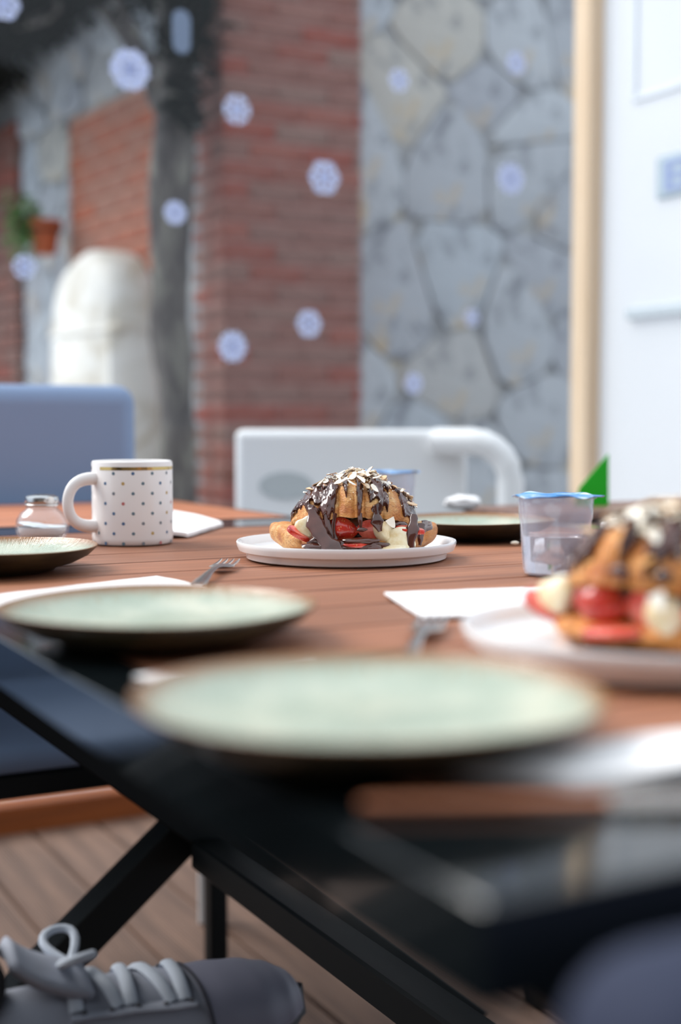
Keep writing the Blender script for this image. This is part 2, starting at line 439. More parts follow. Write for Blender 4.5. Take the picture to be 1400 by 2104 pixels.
for c_ in range(5, 33):
    z = c_ * (H + G)
    x = 1.62 + (0 if c_ % 2 else -0.10)
    while x < 2.3:
        a, b = max(x, 1.62), min(x + .19, 2.3)
        if b - a > 0.03: brick(wl_, 'brick', a, -0.04, z, b, 0.035, z + H)
        x += 0.20
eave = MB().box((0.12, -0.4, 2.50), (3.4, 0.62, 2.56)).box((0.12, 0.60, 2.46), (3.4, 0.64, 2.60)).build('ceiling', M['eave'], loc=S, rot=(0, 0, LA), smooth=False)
tag(eave, 'dark eave overhanging the old brick and stone wall', 'eave', kind='structure')

def wall_left_at(px, py): return at_plane(px, py, S, Vector((-.835, -.55, 0)))

# cream marble niche-like block against the orange brick panel
nb = empty('marble_fountain', S + Vector((-.55, .835, 0)) * 0.50, LA, label='cream marble block with rounded cap against the orange brickwork', cat='stonework')
ps = [(-.40, -.12), (.42, -.12), (.40, .35), (.35, .80), (.32, 1.18)] + [(.30 * math.cos(k * math.pi / 14), 1.26 + .27 * math.sin(k * math.pi / 14) ** .8) for k in range(15)] + [(-.31, 1.18), (-.33, .80), (-.38, .35)]
q = MB().prism(ps, 0.0, .17, inset=.12, drop=.05); q.v = [(v[0], v[2] + .036, v[1]) for v in q.v]; q.f = [f[::-1] for f in q.f]
q.build('body', M['marble'], nb, angle=50)
MB().box((-.315, .037, 1.19), (.315, .212, 1.25), bev=.024).build('moulding', M['marble'], nb)
MB().tube([(.22 * math.cos(a / 20 * 6.2832), .20, .72 + .22 * math.sin(a / 20 * 6.2832)) for a in range(21)], .022, 8).build('carved_ring', M['marble'], nb)

# gnarled trunk between the pillar and the old wall
tr_ = empty('tree_trunk', (-0.548, 4.56, -0.12), label='gnarled dark grey trunk climbing beside the brick pillar', cat='tree')
pts = []; rad = []
for i in range(46):
    t = i / 45; z = t * 3.2
    pts.append((0.012 * math.sin(z * 3.1) + 0.02 * noise.noise((z * 1.7, 0, 3)), 0.015 * math.cos(z * 2.3), z)); rad.append(0.064 + 0.014 * noise.noise((z * 2.5, 5, 1)) + 0.012 * max(0, z - 1.6))
tm = MB().tube(pts, rad, 14)
tm.v = [tuple(Vector(v) + Vector((noise.noise((v[0]*14, v[1]*14, v[2]*5)), noise.noise((v[0]*14+9, v[1]*14, v[2]*5)), 0)) * 0.022) for v in tm.v]
tm.build('trunk', M['bark'], tr_)
for (p, z0) in (((-.20, .02, .45), 1.95), ((.06, -.06, .6), 1.85), ((-.36, .1, .30), 2.15)):
    a = Vector((0, 0, z0)); b = a + Vector(p)
    MB().tube([a, a.lerp(b, .35) + Vector((0, 0, -.03)), a.lerp(b, .7) + Vector((.01, 0, .02)), b], [0.03, 0.024, 0.018, 0.012], 8).build('branch', M['bark'], tr_)
lr = random.Random(5); q = MB()
def leaf(q, p, s_, rnd):
    M4 = Matrix.Translation(p) @ Matrix.Rotation(rnd.uniform(0, 6.28), 4, 'Z') @ Matrix.Rotation(rnd.uniform(-1.1, 1.1), 4, 'X') @ Matrix.Scale(s_, 4)
    vs = [(0, 0, 0), (.32, .35, .06), (.22, .75, .04), (0, 1, -.06), (-.22, .75, .04), (-.32, .35, .06), (0, .5, -.04)]
    q.add([M4 @ Vector(v) for v in vs], [(0, 1, 6), (1, 2, 6), (2, 3, 6), (3, 4, 6), (4, 5, 6), (5, 0, 6)])
for i in range(1100):
    z = lr.choice((lr.uniform(1.95, 2.75), lr.uniform(2.2, 2.75)))
    w_ = 0.05 + 0.10 * max(0, z - 1.9)
    cx = 0.045 + 0.02 * (z - 2)
    leaf(q, Vector((cx + lr.gauss(0, w_ * .5), lr.gauss(-.05, .05), z)), lr.uniform(.035, .07), lr)
for i in range(900):
    x = lr.uniform(-.62, .0); z = lr.uniform(2.33, 2.75) + 0.10 * (x + .3)
    leaf(q, Vector((x, lr.uniform(-.05, .2), z + abs(x) * .12)), lr.uniform(.04, .08), lr)
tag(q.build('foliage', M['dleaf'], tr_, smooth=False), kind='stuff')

# dark vine hanging under the eave
Lw, Nw = Vector((-.55, .835, 0)), Vector((-.835, -.55, 0)); To = S + Lw * .5 + Vector((0, 0, 2.2))
vine = empty('hanging_vine', To, 0, label='dark leafy vine hanging under the eave of the old wall', cat='vine')
q = MB(); lr = random.Random(15)
for i in range(1500):
    s_ = lr.uniform(.75, 2.5); lo = 2.42 - .30 * max(0, min(1, (s_ - 1.1) / .9))
    leaf(q, S + Lw * s_ + Nw * lr.uniform(.10, .5) + Vector((0, 0, lr.uniform(lo, 2.49))) - To, lr.uniform(.05, .10), lr)
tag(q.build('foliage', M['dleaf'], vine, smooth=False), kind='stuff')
vp = [S + Lw * s_ + Nw * .25 + Vector((0, 0, 2.45 + .03 * math.sin(s_ * 7))) - To for s_ in (.3, .7, 1.1, 1.6, 2.1, 2.5)]
MB().tube(vp, [.026, .024, .02, .018, .014, .01], 8).build('stem', M['bark'], vine)

# terracotta pot with a green plant hung on the grey stone strip
pp = wall_left_at(158, 492) + Vector((-.835, -.55, 0)) * 0.14
pot = empty('potted_plant', (pp.x, pp.y, pp.z - 0.07), label='small green plant in a terracotta pot hung on the old wall', cat='potted plant')
MB().lathe([(0.0, 0), (0.046, 0), (0.062, .10), (0.072, .10), (0.074, .135), (0.066, .135), (0.060, .11), (0, .11)], 28).build('pot', M['terracotta'], pot)
MB().tube([(math.cos(a / 20 * 6.2832) * .068, math.sin(a / 20 * 6.2832) * .068, .095) for a in range(21)], 0.006, 6).tube([(0, .06, .095), (-.12, .14, .10)], 0.008, 6).build('wall_bracket', M['dark'], pot)
q = MB(); lr = random.Random(9)
for i in range(170):
    leaf(q, Vector((lr.gauss(-.085, .035), lr.gauss(-.03, .04), lr.gauss(.10, .055))), lr.uniform(.03, .055), lr)
tag(q.build('foliage', M['leaf'], pot, smooth=False), kind='stuff')
q = MB()
for i in range(9):
    q.tube([(0, 0, .11), (-.03 + lr.uniform(-.02, .02), lr.uniform(-.03, .03), .15), (-.085 + lr.uniform(-.05, .05), -.03 + lr.uniform(-.04, .04), lr.uniform(.05, .17))], 0.003, 5)
tag(q.build('stems', M['leaf'], pot), kind='stuff')

# snowflake stickers on the pane (camera side)
PN = V * -1.0
def pane_pt(px, py): return at_plane(px, py, T(0, 2.5915), V)
def snowflake(size, branches, seed):
    q = MB(); r_ = 0.5; t = 0.0006
    for k in range(6):
        a = k * math.pi / 3
        ca, sa = math.cos(a), math.sin(a)
        def bar(x0, y0, x1, y1, w):
            d = Vector((x1-x0, y1-y0)); n_ = Vector((-d.y, d.x)).normalized() * w
            ps = [(x0+n_.x, y0+n_.y), (x0-n_.x, y0-n_.y), (x1-n_.x, y1-n_.y), (x1+n_.x, y1+n_.y)]
            ps = [(x*ca - y*sa, x*sa + y*ca) for x, y in ps]
            q.prism([(p[0]*size, p[1]*size) for p in ps], 0, t)
        bar(0, 0, r_, 0, .075)
        for rr, l in branches:
            for s_ in (-1, 1): bar(rr, 0, rr + l * .6, s_ * l * .8, .06)
    ps = [(0.20*size*math.cos(k*math.pi/3+.52), 0.20*size*math.sin(k*math.pi/3+.52)) for k in range(6)]
    q.prism(ps, 0, t)
    q.v = [(v[0], -v[2], v[1]) for v in q.v]
    return q
FL = [(8, 8, 62, 'snowflake sticker in the dark corner over the old wall'),
      (267, 143, 80, 'largest snowflake sticker, before the grey stone over the orange brick'),
      (487, 225, 60, 'snowflake sticker near the upper corner of the brick pillar'),
      (667, 365, 66, 'broad snowflake sticker in the middle of the brick pillar'),
      (360, 437, 46, 'rounded snowflake sticker in front of the dark trunk'),
      (50, 548, 50, 'snowflake sticker just below the terracotta pot'),
      (635, 665, 54, 'snowflake sticker low on the brick pillar above the white bench'),
      (478, 712, 60, 'lowest snowflake sticker on the brick pillar, near its corner'),
      (820, 165, 46, 'snowflake sticker on stone wall just beside the brick pillar top'),
      (1061, 130, 44, 'uppermost snowflake sticker close to the tan post'),
      (1050, 367, 60, 'larger snowflake sticker midway up beside the tan post'),
      (970, 653, 36, 'smallest faint snowflake sticker low on the stone wall'),
      (850, 788, 42, 'faint snowflake sticker above the white bench before the stone wall')]
for i, (x, y, s_, lab) in enumerate(FL):
    p = pane_pt(x, y); size = s_ / FPX * p.y
    br = [((.28, .26), (.42, .14)), ((.22, .30), (.38, .20)), ((.32, .22),)][i % 3]
    o = snowflake(size, br, i).build('snowflake_sticker', M['sticker'], None, p, (0, 0, TH), smooth=False)
    tag(o, lab, 'sticker', 'snowflake stickers on the glass')
p = pane_pt(373, 65); q = MB(); ps = []
for k in range(24):
    a = k * math.pi / 12; ps.append((.022 * math.cos(a), .022 * math.sin(a) + (.026 if math.sin(a) >= 0 else -.026)))
q.prism(ps, 0, .0006); q.v = [(v[0], -v[2], v[1]) for v in q.v]
tag(q.build('icicle_sticker', Mat('grey_blue_sticker', srgb(120, 136, 160), .6).m, None, p, (0, 0, TH), smooth=False), 'pale blue oblong sticker on the glass before the trunk top', 'sticker')

# unseen wall added behind the camera to hold back light from that side
wf = MB().box((-4.5, -2.3, -0.06), (4.5, -2.0, 3.3)).build('wall_light_block', Mat('light_block_brown', srgb(92, 84, 78), .8).m, smooth=False)
tag(wf, 'unseen brown grey wall added behind the camera to cut light', 'wall', kind='structure')

# ------------------------------------------------------------------ furniture
def beam(a, b, w, t, bev=0.002, up=(0, 0, 1)):
    a, b = Vector(a), Vector(b); d = (b - a); L = d.length; x = d.normalized()
    y = Vector(up).cross(x)
    if y.length < 1e-4: y = Vector((0, 1, 0))
    y.normalize(); z = x.cross(y)
    Mx = Matrix((x, y, z)).transposed().to_4x4(); Mx.translation = a
    return MB().box((0, -w/2, -t/2), (L, w/2, t/2), bev=bev).xf(Mx)

def slat_table(name, label, org, W, Ln, fl, fe, npl, mat, legs=True, group=None):
    t = empty(name, org, TH, label=label, cat='table', group=group)
    z0, z1 = TOP - 0.03, TOP
    e = .0007; lo = lambda x0, y0, x1, y1, z: [(x0, y0, z), (x1, y0, z), (x1, y1, z), (x0, y1, z)]
    q = MB(); q.v = lo(0, 0, W, Ln, z0) + lo(0, 0, W, Ln, z1 - e) + lo(e, e, W - e, Ln - e, z1) + lo(fl, fe, W - fl, Ln - fe, z1) + lo(fl, fe, W - fl, Ln - fe, z0)
    for r_ in range(4):
        for k in range(4): k2 = (k + 1) % 4; q.f.append((r_*4+k, r_*4+k2, r_*4+4+k2, r_*4+4+k))
    for k in range(4): k2 = (k + 1) % 4; q.f.append((16+k, 16+k2, k2, k))
    q.m = [0] * len(q.f); q.build('frame', M['black'], t, angle=20)
    pitch = (Ln - 2 * fe) / npl
    me = MB().box((0, 0.0023, -0.024), (W - 2 * fl - 0.002, pitch - 0.0023, 0), bev=0.0016).mesh('plank', M[mat])
    MB().box((fl, fe, z0 + .0005), (W - fl, Ln - fe, z0 + .0045)).build('under_tray', M['dark'], t, smooth=False)
    for k in range(npl): link('plank', me, t, (fl + 0.001, fe + k * pitch, TOP - 0.0005))
    if legs:
        for vv in (0.24, Ln - 0.085):
            beam((0.03 if vv > .5 else .12, vv, z0 - 0.01 if vv > .5 else z0 - .025), (W - 0.03, vv, 0.022), 0.045, 0.05).build('leg', M['dark'], t)
            beam((W - 0.03, vv + 0.03, z0 - 0.01), (0.03, vv + 0.03, 0.022), 0.045, 0.05).build('leg', M['dark'], t)
            MB().box((0.0, vv - 0.02, 0.0), (0.07, vv + 0.05, 0.022), bev=.003).build('foot', M['dark'], t)
            MB().box((W - 0.07, vv - 0.02, 0.0), (W, vv + 0.05, 0.022), bev=.003).build('foot', M['dark'], t)
        MB().box((W/2 - 0.02, 0.20, 0.318), (W/2 + 0.02, Ln - 0.10, 0.356), bev=0.003).build('stretcher', M['dark'], t)
    else:
        for a in (0.01, W - 0.045):
            MB().box((a, Ln / 2 - .015, 0), (a + .03, Ln / 2 + .015, z0), bev=0.003).build('leg', M['dark'], t)
    return t
table = slat_table('dining_table', 'long table of red brown planks in a black frame, laid with plates', C0, 0.89, 1.38, 0.04, 0.105, 13, 'plank')
slat_table('side_table', 'orange brown wooden table end behind the polka dot mug', T(-0.22, 1.405), 0.86, 0.47, 0.006, 0.006, 5, 'plank2', legs=False)
# narrow ledge at the right, behind the table
lg = empty('wall_ledge', T(0.97, 1.30), TH, label='narrow brown wooden ledge below the white door', cat='ledge')
MB().box((0, 0, TOP - 0.012), (1.08, 0.19, TOP), bev=0.002).build('board', M['ledge'], lg)
MB().box((0.01, 0.01, TOP - 0.075), (1.07, 0.18, TOP - 0.0125), bev=0.002).build('apron', M['dark'], lg)
for a in (0.03, 1.01):
    for b in (0.02, 0.13): MB().box((a, b, 0), (a + 0.04, b + 0.04, TOP - 0.074), bev=0.002).build('leg', M['dark'], lg)

def pad(name, a, b, r_, mat, parent, seg=5):
    o = MB().box(a, b).build(name, mat, parent); bevel(o, r_, seg); return o
ch = empty('upholstered_sofa', T(0.335, 1.70), TH, label='blue grey upholstered sofa with a rounded back corner behind the mug', cat='sofa')
pad('seat', (-1.10, -.27, .425), (.25, .22, .46), .016, M['bluegrey'], ch)
pad('backrest', (-1.12, .235, .36), (.262, .30, .945), .031, M['bluegrey'], ch)
MB().box((-1.09, -.262, .392), (.24, .30, .424), bev=.003).build('seat_frame', M['dark'], ch)
for a in (-1.05, -.30):
    for b in (-.24, .24): MB().box((a, b, 0), (a + .04, b + .04, .393), bev=.003).build('leg', M['dark'], ch)

lc = empty('low_chair', T(0.262, -0.05), TH, label='dark blue low chair tucked in at the near table corner', cat='chair')
pad('top_rail', (-.265, -.035, .690), (.26, .03, .750), .027, M['navy'], lc)
for a in (-.22, .19): MB().box((a, -.015, 0), (a + .03, .015, .69), bev=.003).build('leg', M['dark'], lc)
for a in (-.22, .19): MB().box((a, .36, 0), (a + .03, .39, .40), bev=.003).build('leg', M['dark'], lc)
MB().box((-.25, -.012, .40), (.245, .008, .69), bev=.004).build('back_panel', M['dark'], lc)
pad('seat', (-.24, .02, .40), (.24, .40, .45), .018, M['navy'], lc)

# white garden armchair in front of the glazed wall
bp = at_y(690, 1000, 2.72)
bn = empty('garden_bench', (bp.x, bp.y, 0), R(-6), label='white garden bench with a panel back and curved tube arm', cat='bench')
o = MB().box((-.205, 0, .40), (.26, .035, .868)).build('back_panel', M['white_plastic'], bn); bevel(o, .016, 3)
pad('seat', (-.205, -.42, .37), (.36, .03, .41), .015, M['white_plastic'], bn)
arc = [(.20, -.0, .845), (.27, -.04, .845)] + [(.27 + .075 * math.sin(a), -.05 - .01 * a, .77 + .075 * math.cos(a)) for a in (0.3, .6, .9, 1.2, 1.57)] + [(.348, -.08, .62), (.352, -.10, .40), (.355, -.11, .0)]
MB().tube(arc, .026, 12).build('arm', M['white_plastic'], bn)
for (a, b) in ((-.20, -.40), (.32, -.40), (-.20, 0)): MB().box((a, b, 0), (a + .03, b + .03, .372), bev=.003).build('leg', M['white_plastic'], bn)
q = MB(); ps = [(.055 * math.cos(k * math.pi / 10), .028 * math.sin(k * math.pi / 10)) for k in range(20)]
q.prism(ps, 0, .003); q.v = [(v[0] - .10, -v[2] , v[1] + .755) for v in q.v]; q.f = q.f
q.build('grey_oval', Mat('oval_grey', srgb(182, 188, 190), .7).m, bn, smooth=False)  # flat grey oval set on the face of the back panel

# green folded card on the ledge
a = at_z(1178, 1040, TOP)
gp = [at_y(1178, 1034, 2.19), at_y(1241, 1034, 2.19), at_y(1241, 932, 2.19), at_y(1186, 1000, 2.19)]
q = MB(); ps = [(p.x - gp[0].x, p.z - TOP) for p in gp]; ps[0] = (ps[0][0], 0); ps[1] = (ps[1][0], 0)
q.prism(ps, -.0015, .0015); q.v = [(v[0], -v[2], v[1]) for v in q.v]
gc = empty('table_card', (gp[0].x, 2.15, TOP), 0, label='bright green slanted card standing on the brown ledge', cat='card')
q.build('front_leaf', M['green'], gc, smooth=False)
q2 = MB(); q2.v = [(v[0], v[1] + .012 + (.05 - v[2]) * .25, v[2]) for v in q.v]; q2.f, q2.m = list(q.f), list(q.m)
q2.build('rear_leaf', M['green'], gc, smooth=False)

# ------------------------------------------------------------------ tableware materials
m = Mat('sage_glaze', srgb(196, 208, 196), 0.22); tc = m.obj(); sp = m.node('ShaderNodeSeparateXYZ'); m.l.new(tc, sp.inputs[0])
ln_ = m.node('ShaderNodeVectorMath', operation='LENGTH'); cb = m.node('ShaderNodeCombineXYZ'); m.l.new(sp.outputs[0], cb.inputs[0]); m.l.new(sp.outputs[1], cb.inputs[1]); m.l.new(cb.outputs[0], ln_.inputs[0])
rr_ = ln_.outputs['Value']; an = m.math('ARCTAN2', sp.outputs[1], sp.outputs[0])
n1 = m.noise(tc, 22, 5, .6, .3); n2 = m.noise(tc, 140, 3)
base = m.ramp(n1, [(.3, srgb(146, 158, 142)), (.5, srgb(164, 173, 157)), (.7, srgb(186, 188, 170))])
cb2 = m.node('ShaderNodeCombineXYZ'); m.l.new(m.math('MULTIPLY', an, 60.0), cb2.inputs[0]); m.l.new(m.math('MULTIPLY', rr_, 90.0), cb2.inputs[1])
brush = m.noise(cb2.outputs[0], 1.0, 3)
fleck = m.ramp(m.math('MULTIPLY', brush, m.ramp(rr_, [(.55 * .095, (0,)*3 + (1,)), (.085, (1,)*3 + (1,))])), [(.56, (0,)*3 + (1,)), (.64, (.75,)*3 + (1,))])
base = m.mix(fleck, base, srgb(150, 116, 74))
edge = m.ramp(m.math('ADD', rr_, m.math('MULTIPLY', m.math('SUBTRACT', n1, .5), .004)), [(.0875, (0,)*3 + (1,)), (.0930, (1,)*3 + (1,))])
m.color(m.mix(edge, base, srgb(138, 92, 48)))
m.bump(m.math('ADD', m.math('MULTIPLY', brush, .6), n2), .45, .0016); M['sage'] = m.m
m = Mat('dark_underglaze', srgb(46, 40, 26), 0.35); m.color(m.ramp(m.noise(m.obj(), 30), [(.3, srgb(26, 22, 16)), (.7, srgb(62, 52, 32))])); M['under'] = m.m
m = Mat('white_porcelain', srgb(240, 240, 240), 0.18); m.b.inputs['Coat Weight'].default_value = .3; M['porcelain'] = m.m
m = Mat('mug_porcelain', srgb(236, 232, 230), 0.2); M['mugw'] = m.m
M['gold'] = Mat('gold_band', (0.62, 0.42, 0.16, 1), 0.18, Metallic=1.0).m
for k, c in (('blue', (74, 108, 146)), ('grey', (120, 128, 136)), ('teal', (92, 118, 132)), ('red', (190, 110, 110)), ('ochre', (190, 160, 96))): M['dot_' + k] = Mat('dot_' + k, srgb(*c), .35).m
M['steel'] = Mat('brushed_steel', (0.55, 0.55, 0.55, 1), 0.22, Metallic=1.0).m
M['cutlery'] = Mat('cutlery_steel', (0.62, 0.60, 0.58, 1), 0.25, Metallic=1.0).m
m = Mat('paper', srgb(238, 236, 236), .85); n = m.noise(m.obj(), 300, 2); m.bump(n, .15, .0006); M['paper'] = m.m
m = Mat('salt', srgb(246, 246, 248), .9); m.bump(m.noise(m.obj(), 900, 2), .6, .0006); M['salt'] = m.m
def glass(name, ior, col=(1, 1, 1, 1), rough=0.0):
    return Mat(name, col, rough, IOR=ior, Transmission_Weight=1.0).m
def thin_clear(name, ior, tint, haze, hcol):
    m = Mat(name, hcol, .3); tp = m.node('ShaderNodeBsdfTransparent'); tp.inputs[0].default_value = tint
    gl = m.node('ShaderNodeBsdfGlossy'); gl.inputs['Roughness'].default_value = .03; gl.inputs[0].default_value = (1, 1, 1, 1)
    lw = m.node('ShaderNodeLayerWeight'); lw.inputs[0].default_value = .5; fac = m.math('ADD', m.math('MULTIPLY', m.math('POWER', lw.outputs['Facing'], 4.0), .6), .03)
    m1 = m.node('ShaderNodeMixShader'); m1.inputs[0].default_value = haze; m.l.new(tp.outputs[0], m1.inputs[1]); m.l.new(m.b.outputs[0], m1.inputs[2])
    m2 = m.node('ShaderNodeMixShader'); m.l.new(fac, m2.inputs[0]); m.l.new(m1.outputs[0], m2.inputs[1]); m.l.new(gl.outputs[0], m2.inputs[2])
    m.l.new(m2.outputs[0], m.n['Material Output'].inputs[0]); return m.m
M['glass'] = thin_clear('clear_glass', 1.42, (.95, .97, .98, 1), .03, srgb(220, 228, 240)); M['plastic'] = thin_clear('clear_plastic', 1.42, (.97, .98, 1, 1), .20, srgb(236, 240, 254)); M['water'] = glass('water', 1.33)
m = Mat('foil_lid', srgb(90, 170, 226), .3); n = m.noise(m.obj((1, 2.2, 1)), 26, 2, .5, .6)
m.color(m.ramp(n, [(.42, srgb(30, 124, 204)), (.54, srgb(70, 160, 222)), (.58, srgb(230, 240, 248)), (.64, srgb(44, 138, 212))])); m.bump(m.noise(m.obj(), 60, 3), .3, .002); M['foil'] = m.m
M['crumb'] = Mat('almond_white', srgb(238, 228, 210), .7).m

# ------------------------------------------------------------------ plates
gp_prof = [(0, .0065), (.040, .0065), (.062, .0075), (.078, .0115), (.088, .0165), (.0935, .0208), (.0950, .0222), (.0956, .0218), (.0952, .0203), (.088, .0135), (.074, .0065), (.060, .0030), (.0575, .0005), (.0545, .0), (.052, .0015), (.05, .0025), (0, .0025)]
gp_mi = [0]*7 + [1]*9
gpm = MB().lathe(gp_prof, 96, mi=gp_mi, fn=lambda r_, z_, a: (r_, z_ + (.0005 * math.sin(3*a) * (r_/.095)**3 if z_ > .01 else 0))).mesh('glazed_plate', [M['sage'], M['under']])
def plate(px, py, lab, rz):
    p = at_z(px, py, TOP + .022); o = link('stoneware_plate', gpm, None, (p.x, p.y, TOP + .0005), (0, 0, rz))
    return tag(o, lab, 'plate', 'sage green stoneware plates')
plate(760, 1420, 'largest, nearest sage green plate with brown rim at the table corner', .3)
plate(325, 1241, 'sage green plate between the nearest plate and the mug', 1.4)
plate(-25, 1122, 'sage green plate with flecked rim cut by the picture edge beside the salt shaker', 2.2)
plate(968, 1066, 'sage green plate behind the water cup and the sharp croissant', .9)

wp_prof = [(0, .0062), (.088, .0062), (.097, .0068), (.1015, .0095), (.1030, .0150), (.1045, .0172), (.1058, .0174), (.1064, .0162), (.1058, .0128), (.1040, .0085), (.1000, .0078), (.0975, .0060), (.0965, .0010), (.0945, .0), (.092, .0015), (0, .0020)]
wpm = MB().lathe(wp_prof, 112).mesh('white_plate', M['porcelain'])
WF = at_z(712, 1110, TOP + .0172); WN = at_z(1346, 1291, TOP + .0172)
o = link('dessert_plate', wpm, None, (WF.x, WF.y, TOP + .0005)); tag(o, 'flat white plate holding the sharp croissant', 'plate', 'white dessert plates')
o = link('dessert_plate', wpm, None, (WN.x, WN.y, TOP + .0025)); tag(o, 'flat white plate holding the blurred croissant near the picture edge', 'plate', 'white dessert plates')

# ------------------------------------------------------------------ mug
mp_ = at_z(273, 1116, TOP); MR, MH = .0436, .0895
mug = empty('mug', (mp_.x, mp_.y, TOP + .0005), 0, label='white mug with small polka dots and a gold band under the lip', cat='mug')
prof = [(0, .003), (.036, .003), (.0375, 0), (.0415, .0005), (.0432, .003), (MR, .007), (MR, MH - .003), (MR - .0006, MH - .0008), (MR - .0018, MH), (MR - .0030, MH - .0008), (MR - .0034, MH - .003), (MR - .0034, .010), (MR - .006, .0065), (0, .006)]
MB().lathe(prof, 80).build('body', M['mugw'], mug)
ha = R(-90) - R(56)      # handle points to the left and towards the camera
hd = Vector((math.cos(ha), math.sin(ha), 0)); pts = []
for k in range(25):
    a = -math.pi/2 * 1.08 + k / 24 * math.pi * 1.08
    rx = MR - .003 + .034 * max(0, math.cos(a)) ** .62; zz = .0455 + .0255 * math.sin(a) * (1.0 if abs(math.sin(a)) < .99 else 1)
    pts.append(hd * rx + Vector((0, 0, zz)))
MB().tube(pts, [.0072 - .0012 * math.sin(k/24*math.pi) for k in range(25)], 14, flat=.78, up=(-hd.y, hd.x, 0)).build('handle', M['mugw'], mug)
GA0 = ha + R(14); n = 90; q = MB(); o_ = []
for k in range(n + 1):
    a = GA0 + k / n * R(332)
    for zz in (MH - .0094, MH - .0060): q.v.append(((MR + .00018) * math.cos(a), (MR + .00018) * math.sin(a), zz))
for k in range(n): q.f.append((2*k, 2*k+2, 2*k+3, 2*k+1)); q.m.append(0)
q.build('gold_band', M['gold'], mug)
q = MB(); dr = random.Random(4); nrow = 8
for r_ in range(nrow):
    zz = MH - .0128 - r_ * .0106
    for k in range(13):
        a = (k + (.5 if r_ % 2 else 0)) / 13 * 2 * math.pi + .05
        dd = (a - ha + math.pi) % (2*math.pi) - math.pi
        if abs(dd) < .20 and .015 < zz < .08: continue
        mi = dr.choice([0, 0, 1, 1, 2, 2, 1, 2, 0, 4]) if dr.random() > .06 else 3
        o0 = len(q.v); rd = .0018
        q.v.append(((MR + .0002) * math.cos(a), (MR + .0002) * math.sin(a), zz))
        for j in range(10):
            t = j / 10 * 2 * math.pi; a2 = a + rd * math.cos(t) / MR
            q.v.append(((MR + .00016) * math.cos(a2), (MR + .00016) * math.sin(a2), zz + rd * math.sin(t)))
        for j in range(10): q.f.append((o0, o0 + 1 + j, o0 + 1 + (j + 1) % 10)); q.m.append(mi)
tag(q.build('printed_dots', [M['dot_blue'], M['dot_grey'], M['dot_teal'], M['dot_red'], M['dot_ochre']], mug), kind='stuff')

# ------------------------------------------------------------------ salt shaker
sp_ = at_z(87, 1112, TOP)
sh = empty('salt_shaker', (sp_.x, sp_.y, TOP + .0005), 0, label='round glass salt shaker with a chrome cap beside the mug', cat='salt shaker')
ext = [(0, 0), (.020, 0), (.0245, .002), (.0285, .010), (.0293, .016), (.0278, .024), (.0235, .031), (.0175, .0355), (.0160, .038), (.0160, .042)]
MB().lathe(ext + [(r_ - .0022, z_ + (.0028 if i < 3 else 0)) for i, (r_, z_) in list(enumerate(ext))[:0:-1]] + [(0, .0032)], 48).build('glass_body', M['glass'], sh)
q = MB(); inn = [(0, .0038), (.017, .0038), (.0215, .0052), (.0252, .0105), (.0263, .016)]
q.lathe(inn, 40)
def saltz(x, y): return .0165 - x * .16 + .0012 * noise.noise((x * 180, y * 180, 0))
N = 40; rings = 6; o0 = len(q.v)
for i in range(rings):
    for k in range(N):
        a = 2 * math.pi * k / N; r_ = .0262 * (1 - i / (rings - 1) * .999) * (1 if i else 1)
        x, y = r_ * math.cos(a), r_ * math.sin(a); q.v.append((x, y, saltz(x, y)))
for i in range(rings - 1):
    for k in range(N): k2 = (k+1) % N; q.f.append((o0+i*N+k, o0+i*N+k2, o0+(i+1)*N+k2, o0+(i+1)*N+k)); q.m.append(0)
tag(q.build('salt', M['salt'], sh), kind='stuff')
cap = [(.0165, .0385), (.0182, .0388), (.0185, .0405), (.0178, .0412), (.0183, .0420), (.0183, .0470), (.0175, .0490), (.014, .0505), (.006, .0515), (0, .0517)]
cp = MB().lathe(cap, 48).build('cap', M['steel'], sh)
q = MB()
for k in range(7):
    a = k * math.pi / 3; r_ = .007 if k < 6 else 0
    q.lathe([(.0011, .0515), (0, .05165)], 8, cx=r_ * math.cos(a), cy=r_ * math.sin(a))
tag(q.build('shaker_holes', M['dark'], cp), kind='stuff')

